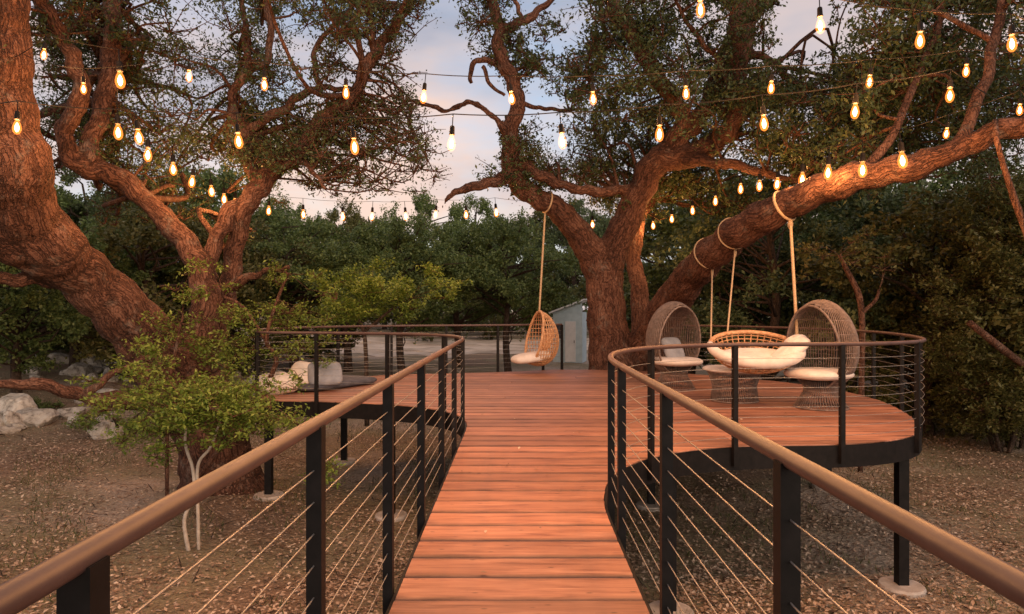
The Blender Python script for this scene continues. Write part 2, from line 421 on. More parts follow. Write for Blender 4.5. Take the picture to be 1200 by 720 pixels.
# ------------------------------------------------------------------ ground
def make_ground():
    xs = np.concatenate([np.linspace(-400, -45, 12)[:-1], np.linspace(-45, 40, 120), np.linspace(40, 400, 12)[1:]])
    ys = np.concatenate([np.linspace(-60, -6, 8)[:-1], np.linspace(-6, 70, 120), np.linspace(70, 600, 12)[1:]])
    vs = [(x, y, ground_h(x, y)) for y in ys for x in xs]
    nx = len(xs)
    fs = [(j * nx + i, j * nx + i + 1, (j + 1) * nx + i + 1, (j + 1) * nx + i) for j in range(len(ys) - 1) for i in range(nx - 1)]
    o = MB().add(vs, fs).build('ground', M['ground'], smooth=True)
    tag(o, 'brown leaf strewn earth around and under the raised deck', 'ground', kind='structure')
    # pale sandy drive behind the deck
    cl = catmull([(-34, 40, 3.0), (-22, 43, 4.0), (-13, 46, 6.5), (-5, 48, 7.5), (2, 50, 6.5), (9, 54, 4.0), (22, 62, 3.0)], 8)
    vs, fs = [], []
    K = 6
    for i, p in enumerate(cl):
        q = cl[min(i + 1, len(cl) - 1)] - cl[max(i - 1, 0)]
        t = Vector((q[0], q[1])).normalized(); nn = Vector((-t.y, t.x))
        for k in range(K + 1):
            s = (k / K * 2 - 1) * p[2] * (1 + 0.14 * sin(i * 1.7 + k) + random.uniform(-0.15, 0.15))
            x, y = p[0] + nn.x * s, p[1] + nn.y * s
            vs.append((x, y, ground_h(x, y) + 0.02))
    for i in range(len(cl) - 1):
        for k in range(K):
            a = i * (K + 1) + k
            fs.append((a, a + 1, a + K + 2, a + K + 1))
    o = MB().add(vs, fs).build('path', M['sand'])
    tag(o, 'pale sandy drive running behind the deck', 'path', kind='structure')
make_ground()

# ------------------------------------------------------------------ leaf geometry
def leaf_arrays(C, size, aspect=2.2, flat=0.0, rng=RNG):
    """kites folded on the midrib, C: (n,3) centres, size: (n,) lengths"""
    n = len(C)
    d = rng.normal(size=(n, 3)); d[:, 2] -= 0.15; d[:, 2] *= (1 - flat * 0.85)
    d /= np.linalg.norm(d, axis=1, keepdims=True) + 1e-9
    u = rng.normal(size=(n, 3)); u[:, 2] += 0.5 + flat * 4
    w = np.cross(d, u); w /= np.linalg.norm(w, axis=1, keepdims=True) + 1e-9
    nn = np.cross(w, d)
    L = size[:, None]; W = L / aspect / 2
    b = C - d * L * 0.5
    v = np.empty((n, 4, 3))
    v[:, 0] = b
    v[:, 1] = C + w * W + nn * W * 0.35 - d * L * 0.05
    v[:, 2] = C + d * L * 0.5
    v[:, 3] = C - w * W + nn * W * 0.35 - d * L * 0.05
    return v.reshape(-1, 3)

def leaf_mesh(name, V):
    n = len(V) // 4
    base = np.arange(n)[:, None] * 4
    tri = np.concatenate([base + np.array([[0, 1, 2]]), base + np.array([[0, 2, 3]])], axis=1).reshape(-1, 3)
    me = bpy.data.meshes.new(name)
    me.vertices.add(len(V)); me.vertices.foreach_set('co', V.astype(np.float32).ravel())
    me.loops.add(len(tri) * 3); me.loops.foreach_set('vertex_index', tri.astype(np.int32).ravel())
    me.polygons.add(len(tri)); me.polygons.foreach_set('loop_start', np.arange(0, len(tri) * 3, 3, dtype=np.int32))
    me.update(calc_edges=True)
    return me

def clump(c, r, n, twigs, rng=RNG, squash=0.75, start=None, spray=8):
    """leaves strung along sub-twigs that radiate through a ball; returns centres"""
    c = np.array(c, float)
    root = c + np.array([0, 0, -0.25 * r]) if start is None else np.array(start, float)
    ends = rng.normal(size=(spray, 3)); ends /= np.linalg.norm(ends, axis=1, keepdims=True)
    ends = c + ends * (r * rng.uniform(0.5, 1.25, size=(spray, 1))) * np.array([1, 1, squash])
    k = rng.integers(0, spray, n)
    t = rng.uniform(0.3, 1.05, n) ** 0.7
    C = root + (ends[k] - root) * t[:, None]
    C += rng.normal(size=(n, 3)) * (r * 0.13)
    C[:, 2] -= 0.06 * r * t
    if twigs is not None:
        for e in ends:
            mid = (root + e) / 2 + rng.normal(size=3) * r * 0.1
            twigs.append(([root, mid, e], [0.011, 0.008, 0.004]))
    return C

# ------------------------------------------------------------------ hero trees
def limb_points(spec):
    """spec rows (px, py, Y, width_px) -> smoothed list of (x,y,z,r)"""
    rows = []
    for px, py, Y, w in spec:
        p = P(px, py, Y); rows.append((p.x, p.y, p.z, w * 0.88 * Y / F / 2))
    return catmull(rows, 7)

L_ANCH = P(4, 120, 9.0); R_ANCH = P(1230, 138, 8.6)
STRINGS = [
    ('near bulb string crossing low over the walkway', [(21, 152, 5.6), (158, 163, 5.4), (277, 168, 5.3), (412, 174, 5.2), (531, 170, 5.2), (656, 168, 5.2), (773, 159, 5.2), (893, 147, 5.3), (1004, 133, 5.4), (1114, 115, 5.6)], (P(-60, 100, 9), R_ANCH)),
    ('bulb string stretched high across the deck between the two oaks', [(97, 106, 7.4), (222, 92, 7.0), (310, 101, 6.7), (405, 110, 6.5), (499, 116, 6.4), (597, 118, 6.4), (694, 118, 6.4), (803, 112, 6.4), (905, 106, 6.5), (1021, 98, 6.6), (1134, 85, 6.8)], (P(20, 60, 9), P(1240, 60, 7.2))),
    ('topmost bulb string rising towards the arm of the sprawling oak', [(820, 13, 5.0), (960, 32, 5.0), (1079, 50, 5.0), (1185, 53, 5.0)], (P(690, -40, 5.2), P(1290, 60, 5.2))),
    ('bulb string running back along the sweeping oak arm to the trunk', [(1196, 131, 7.5), (1112, 158, 7.9), (1054, 175, 8.5), (1011, 187, 9.1), (972, 190, 9.8), (941, 199, 10.5), (913, 206, 12.1), (891, 209, 13.0), (868, 213, 14.0), (839, 228, 15.2), (811, 240, 16.4), (787, 250, 17.4), (765, 258, 18.2), (694, 257, 18.6)], (R_ANCH, P(690, 262, 17.0))),
    ('bulb string receding past the forked trunk of the leaning oak', [(54, 66, 7.6), (139, 81, 8.2), (137, 142, 9.2), (174, 170, 10.2), (202, 188, 11.2), (228, 204, 12.0), (246, 215, 12.9), (262, 225, 13.8), (277, 231, 14.6), (290, 240, 15.4)], (P(10, 70, 8.8), P(300, 226, 12.6))),
    ('far bulb string strung across the back of the deck', [(316, 240, 16.0), (355, 244, 16.4), (401, 247, 16.8), (437, 247, 17.2), (474, 247, 17.4), (512, 245, 17.4), (546, 245, 17.3), (580, 243, 17.0)], (P(296, 230, 12.6), P(640, 236, 16.2))),
]
BULBS_PX = [b_ for st_ in STRINGS for b_ in st_[1]]
def hides_bulb(px, py, Y, r):
    rp = r * F / Y * 0.85
    return any(Y < b_[2] + 0.6 and (px - b_[0]) ** 2 + (py - b_[1]) ** 2 < (rp + 5) ** 2 for b_ in BULBS_PX)

def in_gap(px, py, gaps):
    for gx, gy, rx, ry in gaps:
        if ((px - gx) / rx) ** 2 + ((py - gy) / ry) ** 2 < 1: return True
    return False

GAPS = [(520, 75, 34, 100), (548, 190, 38, 42), (652, 122, 62, 26), (668, 40, 26, 34), (955, 40, 62, 52), (238, 42, 46, 24),
        (655, 158, 40, 20), (505, 225, 38, 16), (690, 18, 22, 30), (345, 60, 20, 40), (445, 95, 14, 30)]

SKEL = []
def hero_tree(name, label, limbs, regions, flare=None, voxel=0.05, leafmat='leaf_oak', leafsize=0.085):
    base = limbs[0][0]
    b = P(base[0], base[1], base[2])
    root = thing(name, (b.x, b.y, ground_h(b.x, b.y)), label, 'tree')
    off = np.array(root.location)
    thick, thin = MB(), MB()
    skel = []; frames = []
    for sp in limbs:
        pts = limb_points(sp)
        for p in pts: p[3] = max(p[3], 0.012)
        # crooked live-oak wander for finer limbs
        ph = random.uniform(0, 6)
        for i, p in enumerate(pts):
            a = min(0.03, p[3] * 0.3)
            p[0] += a * sin(i * 0.9 + ph); p[2] += a * cos(i * 1.13 + ph * 2)
            p[3] *= 1 + 0.03 * sin(i * 0.47 + ph) + 0.02 * sin(i * 0.21 + 2 * ph)
        skel += [p.copy() for p in pts]
        q = [(p[0] - off[0], p[1] - off[1], p[2] - off[2]) for p in pts]
        rr = [p[3] for p in pts]
        if max(rr) > 0.1:
            nr = None; arc = random.uniform(0, 30)
            for i, a in enumerate(q):
                a = Vector(a); tg = (Vector(q[min(i + 1, len(q) - 1)]) - Vector(q[max(i - 1, 0)])).normalized()
                nr = (Vector((0.3, 1, 0.1)) if nr is None else nr); nr = (nr - tg * nr.dot(tg)).normalized()
                if i: arc += (a - Vector(q[i - 1])).length
                frames.append((*a, *nr, *tg.cross(nr), *tg, arc, rr[i]))
        if max(rr) > 0.1: thick.tube(q, rr, 14)
        else: thin.tube(q, rr, 7, wob=0.08)
    me = thick.mesh('trunk_raw')
    tmp = bpy.data.objects.new('tmp', me); COL.objects.link(tmp)
    rm = tmp.modifiers.new('r', 'REMESH'); rm.mode = 'VOXEL'; rm.voxel_size = voxel
    sm = tmp.modifiers.new('s', 'SMOOTH'); sm.factor = 0.5; sm.iterations = 5
    tx = bpy.data.textures.new('barklump', 'CLOUDS'); tx.noise_scale = 0.22; tx.noise_depth = 3
    dm = tmp.modifiers.new('d', 'DISPLACE'); dm.texture = tx; dm.strength = 0.085; dm.mid_level = 0.5; dm.texture_coords = 'LOCAL'
    dg = bpy.context.evaluated_depsgraph_get()
    me2 = bpy.data.meshes.new_from_object(tmp.evaluated_get(dg))
    bpy.data.objects.remove(tmp, do_unlink=True)
    me2.name = 'trunk'; me2.materials.clear()
    me2.polygons.foreach_set('use_smooth', [True] * len(me2.polygons))
    FR = np.array(frames); nv = len(me2.vertices)
    VV = np.empty(nv * 3, np.float32); me2.vertices.foreach_get('co', VV); VV = VV.reshape(-1, 3)
    BC = np.empty((nv, 3), np.float32)
    for c0 in range(0, nv, 8000):
        vv = VV[c0:c0 + 8000]
        dd = np.linalg.norm(vv[:, None, :] - FR[None, :, :3], axis=2) - FR[None, :, 13]
        f = FR[np.argmin(dd, axis=1)]
        d = vv - f[:, :3]
        BC[c0:c0 + 8000] = np.stack([(d * f[:, 3:6]).sum(1), (d * f[:, 6:9]).sum(1), (d * f[:, 9:12]).sum(1) + f[:, 12]], 1)
    at = me2.attributes.new('bark_co', 'FLOAT_VECTOR', 'POINT'); at.data.foreach_set('vector', BC.ravel())
    link('trunk', me2, M['bark_limb'], root)
    S = np.array(skel); SKEL.append(FR + np.array([*off, *([0] * 11)]))
    fine = S[S[:, 3] < 0.22]
    if len(fine) < 5: fine = S
    twigs = []; cents = []; 
    for (x0, x1, y0, y1, n, Y0, Y1, r0, r1, dens) in regions:
        k = 0; tries = 0
        while k < n and tries < n * 25:
            tries += 1
            px, py = random.uniform(x0, x1), random.uniform(y0, y1)
            if in_gap(px, py, GAPS): continue
            Y = random.uniform(Y0, Y1)
            c = P(px, py, Y); r = random.uniform(r0, r1)
            if hides_bulb(px, py, Y, r): continue
            cn = np.array(c)
            dd = np.linalg.norm(fine[:, :3] - cn, axis=1) + np.maximum(0, fine[:, 2] - cn[2]) * 0.6
            s = fine[int(np.argmin(dd))]
            a = s[:3]
            ln = np.linalg.norm(cn - a)
            if ln > 5.0 and random.random() < 0.6: continue
            m1 = a + (cn - a) * 0.33 + RNG.normal(size=3) * ln * 0.10
            m2 = a + (cn - a) * 0.68 + RNG.normal(size=3) * ln * 0.10
            r_s = min(s[3] * 0.6, 0.02 + 0.012 * ln)
            pts = catmull([tuple(a) + (r_s,), tuple(m1) + (r_s * 0.8,), tuple(m2) + (r_s * 0.55,), tuple(cn) + (0.012,)], 4)
            twigs.append(([p[:3] for p in pts], [max(0.008, p[3]) for p in pts]))
            cents.append(clump(cn, r, int(0.8 * dens * (r / 0.6) ** 2), twigs, spray=random.randint(8, 13)))
            # short leafy side sprays along the twig
            for t in (0.5, 0.75):
                q = pts[int(t * (len(pts) - 1))][:3]
                cents.append(clump(q + RNG.normal(size=3) * 0.15, r * 0.55, int(dens * 0.3), twigs, spray=5))
            k += 1
    for pts, rr in twigs:
        thin.tube([np.array(p) - off for p in pts], rr, 4, caps=False)
    link('branches', thin.mesh('branches', True), M['bark'], root)
    C = np.concatenate(cents)
    sz = RNG.uniform(0.55, 1.55, len(C)) * leafsize
    V = leaf_arrays(C, sz) - off
    link('crown', leaf_mesh('crown', V), M[leafmat], root)
    return root

LEFT_LIMBS = [
    # trunk
    [(268, 612, 12.2, 150), (262, 585, 12.2, 118), (256, 545, 12.2, 98), (243, 495, 12.1, 88), (222, 455, 12.0, 92), (196, 425, 11.9, 96)],
    # massive leaning limb
    [(215, 448, 12.0, 92), (176, 402, 11.8, 80), (140, 362, 11.4, 72), (100, 325, 10.9, 72), (60, 290, 10.3, 80), (22, 246, 9.7, 90), (10, 198, 9.3, 100), (1, 140, 9.1, 88), (-4, 80, 8.9, 80), (-6, 10, 8.7, 78), (-14, -70, 8.5, 66), (-34, -170, 8.3, 50), (-16, -290, 8.2, 30), (20, -420, 8.1, 10)],
    [(-20, -120, 8.4, 40), (-90, -200, 8.2, 28), (-170, -260, 8.0, 10)],
    [(70, 300, 10.4, 80), (30, 285, 10.0, 66), (-20, 278, 9.5, 58), (-80, 262, 9.0, 48), (-190, 215, 8.5, 32), (-320, 120, 8.1, 10)],
    [(100, 330, 10.8, 40), (50, 325, 10.4, 22), (0, 327, 10, 18), (-50, 322, 9.6, 13), (-140, 312, 9.2, 4)],
    # upright fork
    [(214, 448, 12.0, 70), (230, 412, 12.2, 46), (240, 372, 12.2, 38), (238, 330, 12.2, 34), (224, 294, 12.3, 31), (196, 260, 12.3, 28), (165, 230, 12.2, 27), (135, 206, 12.0, 27), (102, 197, 11.8, 27), (80, 180, 11.6, 24), (77, 150, 11.5, 23), (95, 112, 11.4, 22), (88, 75, 11.3, 21), (72, 42, 11.2, 19), (50, 0, 11.0, 18), (30, -50, 10.8, 15)],
    [(104, 196, 11.8, 24), (108, 162, 11.9, 24), (124, 112, 12.1, 24), (131, 60, 12.3, 24), (133, 0, 12.5, 22), (138, -60, 12.7, 18)],
    [(240, 350, 12.3, 22), (244, 325, 12.3, 20), (249, 295, 12.4, 19), (262, 262, 12.5, 22), (282, 238, 12.6, 24)],
    [(238, 425, 12.5, 36), (262, 372, 12.9, 26), (268, 335, 13.0, 25), (276, 290, 12.9, 25), (286, 245, 12.6, 27), (300, 226, 12.6, 25), (318, 203, 12.7, 22), (338, 184, 12.7, 21), (364, 162, 12.8, 19), (378, 138, 12.8, 19), (400, 122, 12.9, 18), (418, 106, 12.9, 17), (428, 80, 13.0, 17), (438, 66, 13.0, 16), (452, 44, 13.1, 15), (478, 8, 13.2, 13), (498, -30, 13.3, 10)],
    [(300, 212, 12.7, 18), (290, 180, 12.8, 16), (286, 152, 12.8, 15), (273, 132, 12.9, 13), (277, 100, 13.0, 12), (290, 82, 13.0, 12), (287, 34, 13.1, 10), (283, -10, 13.2, 8)],
    [(290, 82, 13.0, 11), (312, 72, 13.1, 10), (317, 34, 13.2, 9), (310, -5, 13.3, 8)],
    [(288, 152, 12.8, 13), (330, 130, 13.0, 12), (352, 112, 13.1, 11), (378, 103, 13.2, 9), (402, 106, 13.2, 7)],
    [(376, 104, 13.1, 8), (369, 80, 13.1, 8), (372, 52, 13.2, 7), (402, 20, 13.3, 6), (420, 0, 13.4, 5)],
    [(438, 66, 13.0, 10), (436, 40, 13.0, 7), (434, 0, 13.1, 6)],
    [(430, 84, 13.0, 8), (416, 20, 13.1, 8), (470, 6, 13.2, 6), (400, 2, 13.3, 5)],
    [(318, 203, 12.7, 10), (352, 190, 12.4, 8), (370, 205, 12.2, 6), (382, 222, 12.0, 4)],
    # lower right arm reaching towards the deck
    [(256, 345, 12.4, 18), (282, 330, 12.2, 13), (312, 318, 12.0, 9), (340, 314, 11.8, 6)],
    # low left dead arm
    [(205, 450, 11.8, 30), (150, 470, 11.2, 24), (90, 462, 10.8, 20), (40, 450, 10.4, 16), (-30, 452, 10, 11), (-120, 436, 9.6, 3)],
    [(100, 464, 10.8, 13), (130, 440, 10.9, 9), (172, 420, 11, 6), (205, 408, 11.0, 4)],
]
LEFT_REGIONS = [
    (-40, 520, -80, 40, 60, 10, 15, 0.45, 0.8, 260),
    (30, 330, 30, 190, 70, 12, 17, 0.5, 0.9, 330),
    (320, 500, 60, 230, 44, 12, 15, 0.4, 0.7, 170),
    (120, 400, 150, 250, 34, 13.5, 17, 0.45, 0.75, 260),
    (370, 505, 0, 60, 12, 12.5, 14, 0.35, 0.6, 150),
    (400, 512, 120, 238, 24, 12.5, 15, 0.35, 0.6, 110),
    (440, 500, 0, 130, 12, 12.8, 14.5, 0.35, 0.55, 110),
    (-320, -20, -220, 230, 22, 8, 11, 0.45, 0.8, 240),
    (-60, 480, -240, -80, 26, 9, 14, 0.5, 0.8, 220),
]
CENTRE_LIMBS = [
    [(720, 492, 17, 100), (719, 462, 17, 78), (718, 430, 17, 64), (713, 392, 17, 54), (710, 355, 17, 50), (706, 318, 17, 52), (694, 296, 16.9, 42), (672, 266, 16.6, 34), (650, 243, 16.3, 30), (622, 228, 16, 28), (602, 208, 15.7, 25), (597, 168, 15.4, 21), (606, 120, 15.2, 21), (598, 88, 15.1, 20), (584, 60, 15.0, 19), (586, 34, 15.0, 17), (577, 6, 14.9, 15), (568, -40, 14.9, 12)],
    [(708, 330, 17, 46), (718, 296, 16.9, 40), (737, 253, 16.7, 37), (755, 215, 16.4, 36), (770, 188, 16.2, 36), (800, 186, 16, 32), (832, 172, 15.8, 28), (852, 155, 15.6, 25), (864, 130, 15.5, 24), (862, 95, 15.4, 28), (867, 45, 15.3, 36), (878, 2, 15.2, 38), (886, -60, 15, 32), (898, -140, 15, 20), (886, -230, 15, 6)],
    [(775, 185, 16.2, 30), (800, 158, 16, 26), (822, 137, 15.9, 24), (838, 100, 15.8, 22), (850, 66, 15.6, 24), (866, 36, 15.4, 26)],
    [(786, 172, 16.1, 26), (800, 138, 15.8, 24), (782, 108, 15.6, 24), (760, 73, 15.4, 23), (734, 28, 15.2, 21), (714, 0, 15.1, 19), (700, -40, 15, 16)],
    # great sweeping arm to the right
    [(738, 480, 17.4, 84), (748, 440, 17.2, 66), (766, 398, 16.6, 56), (790, 352, 15.4, 50), (812, 322, 14.2, 46), (838, 295, 13.0, 44), (872, 268, 11.9, 43), (912, 246, 11.0, 43), (960, 224, 10.4, 41), (1012, 206, 9.9, 40), (1066, 196, 9.5, 36), (1118, 177, 9.2, 31), (1170, 155, 8.9, 29), (1230, 138, 8.6, 27), (1300, 105, 8.4, 23), (1400, 50, 8.2, 15), (1500, -30, 8.0, 5)],
    [(745, 440, 17.4, 34), (752, 370, 17.8, 26), (744, 310, 18.2, 22), (748, 262, 18.6, 18), (770, 220, 19, 12)],
    # low left branch and cross limb
    [(600, 206, 15.6, 18), (584, 212, 15.4, 17), (560, 218, 15.2, 14), (534, 225, 15, 10), (522, 236, 14.9, 5), (518, 246, 14.9, 3)],
    [(600, 186, 15.5, 16), (630, 204, 15.6, 15), (656, 216, 15.8, 14), (692, 224, 16, 14), (730, 222, 16.4, 14), (758, 212, 16.5, 14)],
    [(598, 168, 15.4, 13), (588, 148, 15.2, 10), (568, 128, 15.1, 9), (548, 120, 15, 8), (523, 130, 15, 7.5), (488, 119, 15, 7), (458, 121, 15, 6), (434, 104, 15, 5)],
    [(482, 121, 15, 6), (480, 146, 15, 5), (490, 166, 15, 4.5), (502, 190, 15, 3)],
    [(586, 76, 15.1, 9), (562, 70, 15, 8), (552, 82, 15, 7), (552, 98, 15, 5)],
    [(566, 78, 15, 6), (575, 100, 15, 5), (592, 112, 15.1, 4)],
    [(586, 36, 15, 14), (606, 27, 15, 13), (624, 20, 15, 11), (640, 4, 15, 9), (668, -12, 15, 7)],
    [(606, 120, 15.2, 8), (628, 126, 15.1, 6), (646, 128, 15, 5), (668, 130, 15, 4)],
    [(604, 0, 15, 6), (608, 14, 15, 6), (612, 24, 15, 6)],
    [(708, -10, 15.1, 7), (704, 20, 15, 6), (716, 44, 14.9, 4)],
    # right hand secondary branches
    [(805, 188, 15.8, 18), (850, 192, 15.2, 15), (900, 204, 14.6, 12), (938, 214, 14.2, 8)],
    [(870, 60, 15.4, 15), (900, 70, 15, 10), (930, 96, 14.6, 7), (980, 110, 14, 5)],
    [(1012, 206, 9.9, 15), (1050, 150, 10.2, 11), (1075, 90, 10.6, 9), (1100, 30, 11, 8), (1110, -40, 11.4, 6)],
    [(1118, 177, 9.2, 18), (1150, 110, 9.5, 15), (1165, 50, 9.8, 13), (1180, -30, 10.2, 10)],
    [(1165, 50, 9.8, 8), (1110, 20, 10, 7), (1060, 5, 10.2, 5), (1000, 0, 10.4, 4)],
    [(880, 10, 15.2, 20), (930, -20, 15, 14), (990, -40, 14.6, 10)],
    [(862, 110, 15.4, 14), (840, 70, 15.2, 10), (815, 40, 15, 8), (790, 0, 14.8, 6)],
]
CENTRE_REGIONS = [
    (535, 600, -40, 90, 14, 14.4, 16, 0.4, 0.65, 150),
    (598, 710, 10, 95, 26, 14.4, 16, 0.4, 0.7, 170),
    (560, 620, 150, 225, 12, 15, 17, 0.35, 0.6, 200),
    (690, 905, -40, 130, 66, 13.5, 18, 0.5, 0.9, 320),
    (680, 900, 120, 250, 60, 17, 20, 0.5, 0.9, 320),
    (885, 1200, 70, 200, 90, 11.5, 18, 0.5, 0.9, 320),
    (1000, 1240, -60, 120, 60, 10.0, 15, 0.5, 0.85, 300),
    (620, 700, 145, 215, 16, 16, 19, 0.4, 0.7, 230),
    (560, 1240, -200, -50, 30, 12, 16, 0.5, 0.8, 220),
    (1240, 1500, -120, 140, 16, 8, 11, 0.45, 0.75, 220),
]

hero_tree('live_oak', 'huge leaning live oak with forked trunk and thick bare limbs beside the rocks', LEFT_LIMBS, LEFT_REGIONS, voxel=0.045, leafsize=0.062)
hero_tree('live_oak', 'sprawling live oak behind the deck with a long arm sweeping over the wicker chairs', CENTRE_LIMBS, CENTRE_REGIONS, voxel=0.05, leafsize=0.08)

# ------------------------------------------------------------------ deck
WL, WR = -0.61, 0.63
LEFT_EDGE = [(WL, -1.6), (WL, 8.0)] + [tuple(p) for p in catmull([(WL, 8.1), (-0.66, 8.8), (-0.9, 9.5), (-1.45, 10.1), (-2.3, 10.5), (-3.2, 10.7), (-4.0, 10.9), (-4.45, 11.6), (-4.55, 12.6), (-4.15, 13.8), (-3.2, 14.7), (-2.0, 15.2), (-0.8, 15.5), (0.4, 16.0), (1.1, 16.35)], 5)]
RIGHT_EDGE = [(WR, -1.6), (WR, 4.5)] + [tuple(p) for p in catmull([(WR, 4.7), (0.66, 5.2), (0.80, 5.85), (1.15, 6.5), (1.75, 7.0), (2.5, 7.25), (3.3, 7.3), (4.05, 7.5), (4.65, 7.95), (5.1, 8.7), (5.5, 9.8), (5.75, 11.0), (5.7, 12.3), (5.2, 13.6), (4.4, 14.7), (3.5, 15.5)], 5)]
OUTLINE = LEFT_EDGE + [(1.6, 16.3), (2.3, 16.0), (3.0, 15.9)] + RIGHT_EDGE[::-1]

def spans(y):
    xs = []
    n = len(OUTLINE)
    for i in range(n):
        (x0, y0), (x1, y1) = OUTLINE[i], OUTLINE[(i + 1) % n]
        if (y0 <= y) != (y1 <= y):
            xs.append(x0 + (y - y0) / (y1 - y0) * (x1 - x0))
    xs.sort()
    return [(xs[i], xs[i + 1]) for i in range(0, len(xs) - 1, 2)]

deck = thing('deck', (0, 0, 0), 'raised redwood plank deck with narrow walkway widening into two rounded lounge terraces', 'deck')
PW, GAP_ = 0.283, 0.009
y = -1.55
row = 0
while y < 16.3:
    y0, y1 = y, y + PW
    KS = 7
    samp = []
    for k in range(KS):
        sp_ = spans(y0 + (y1 - y0) * k / (KS - 1))
        if sp_: samp.append((y0 + (y1 - y0) * k / (KS - 1), sp_[0][0], sp_[-1][1]))
    if len(samp) == KS:
        l_in, r_in = max(q[1] for q in samp), min(q[2] for q in samp)
        w = r_in - l_in
        cuts = []
        if w > 4.2:
            ncut = int(w // 3.9)
            for k in range(ncut):
                cuts.append(l_in + w * (k + 1) / (ncut + 1) + (0.9 if row % 2 else -0.6) * (0.7 if row % 3 else 1.1))
        for k in range(len(cuts) + 1):
            Lp = [(q[1], q[0]) for q in samp] if k == 0 else [(cuts[k - 1] + 0.004, y0), (cuts[k - 1] + 0.004, y1)]
            Rp = [(q[2], q[0]) for q in samp] if k == len(cuts) else [(cuts[k], y0), (cuts[k], y1)]
            poly = Rp + Lp[::-1]
            cx, cy = (Lp[0][0] + Rp[0][0]) / 2, (y0 + y1) / 2
            zt = random.uniform(-0.0025, 0.0025); tl = random.uniform(-0.002, 0.002)
            n = len(poly); rings = []
            for ins, dz in ((0.0, -0.040), (0.0, -0.013), (0.004, -0.006), (0.012, -0.002), (0.03, 0.0)):
                for vx, vy in poly:
                    q = (vy - cy) / (PW / 2)
                    rings.append((vx - cx, vy - cy - q * ins, dz + zt + tl * q))
            fs = [tuple(range(n - 1, -1, -1)), tuple(range(4 * n, 5 * n))]
            for lv in range(4):
                for q in range(n):
                    q2 = (q + 1) % n
                    fs.append((lv * n + q, lv * n + q2, lv * n + n + q2, lv * n + n + q))
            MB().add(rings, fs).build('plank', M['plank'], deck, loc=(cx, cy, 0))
    y += PW + GAP_; row += 1

def edge_strip(path, top, bot, th, name, mat, parent, side):
    vs, fs = [], []
    m = len(path)
    for i, p in enumerate(path):
        a, b2 = Vector(path[max(i - 1, 0)]), Vector(path[min(i + 1, m - 1)])
        t = (b2 - a).normalized(); nn = Vector((-t.y, t.x)) * side
        o0 = Vector(p) + nn * 0.004; o1 = Vector(p) + nn * (0.004 + th)
        vs += [(o0.x, o0.y, bot), (o1.x, o1.y, bot), (o1.x, o1.y, top), (o0.x, o0.y, top)]
    for i in range(m - 1):
        for k in range(4):
            k2 = (k + 1) % 4
            fs.append((i * 4 + k, i * 4 + k2, (i + 1) * 4 + k2, (i + 1) * 4 + k))
    fs += [(0, 1, 2, 3), ((m - 1) * 4 + 3, (m - 1) * 4 + 2, (m - 1) * 4 + 1, (m - 1) * 4)]
    return MB().add(vs, fs).build(name, mat, parent)
edge_strip(LEFT_EDGE, -0.012, -0.25, 0.018, 'fascia', M['steel'], deck, 1)
edge_strip(RIGHT_EDGE, -0.012, -0.25, 0.018, 'fascia', M['steel'], deck, -1)
edge_strip([LEFT_EDGE[-1], (1.6, 16.3), (2.3, 16.0), (3.0, 15.9), RIGHT_EDGE[-1]], -0.012, -0.25, 0.018, 'fascia', M['steel'], deck, 1)
for yy in (-0.6, 1.0, 2.6, 4.2, 5.8, 7.6, 9.2, 11.2, 12.8, 14.2):           # cross beams under the planks
    for (l, r) in spans(yy):
        MB().box(((l + r) / 2, yy, -0.145), (r - l - 0.06, 0.06, 0.2)).build('beam', M['steel'], deck)
supports = [(-0.5, 1.0), (0.5, 1.0), (-0.5, 5.8), (-1.96, 10.62), (-4.2, 11.55), (4.42, 7.85), (5.45, 12.0), (1.6, 7.15), (2.2, 11.2), (-3.6, 14.2), (0.2, 15.6), (4.2, 14.2)]
for (sx, sy) in supports:
    g = ground_h(sx, sy)
    so = MB().box((0, 0, (g - 0.245) / 2 - 0.0 ), (0.115, 0.115, -0.245 - g)).build('support_post', M['steel'], deck, loc=(sx, sy, 0))
    MB().lathe([(0.25, 0), (0.25, 0.10), (0.235, 0.125), (0.0801, 0.13)], 20, (0, 0, g - 0.06)).build('footing', M['concrete'], so)

# ------------------------------------------------------------------ cable railings
def resample(path, step=0.06):
    out = [Vector(path[0])]
    for i in range(len(path) - 1):
        a, b2 = Vector(path[i]), Vector(path[i + 1])
        n = max(1, int((b2 - a).length / step))
        for k in range(1, n + 1): out.append(a + (b2 - a) * k / n)
    return out

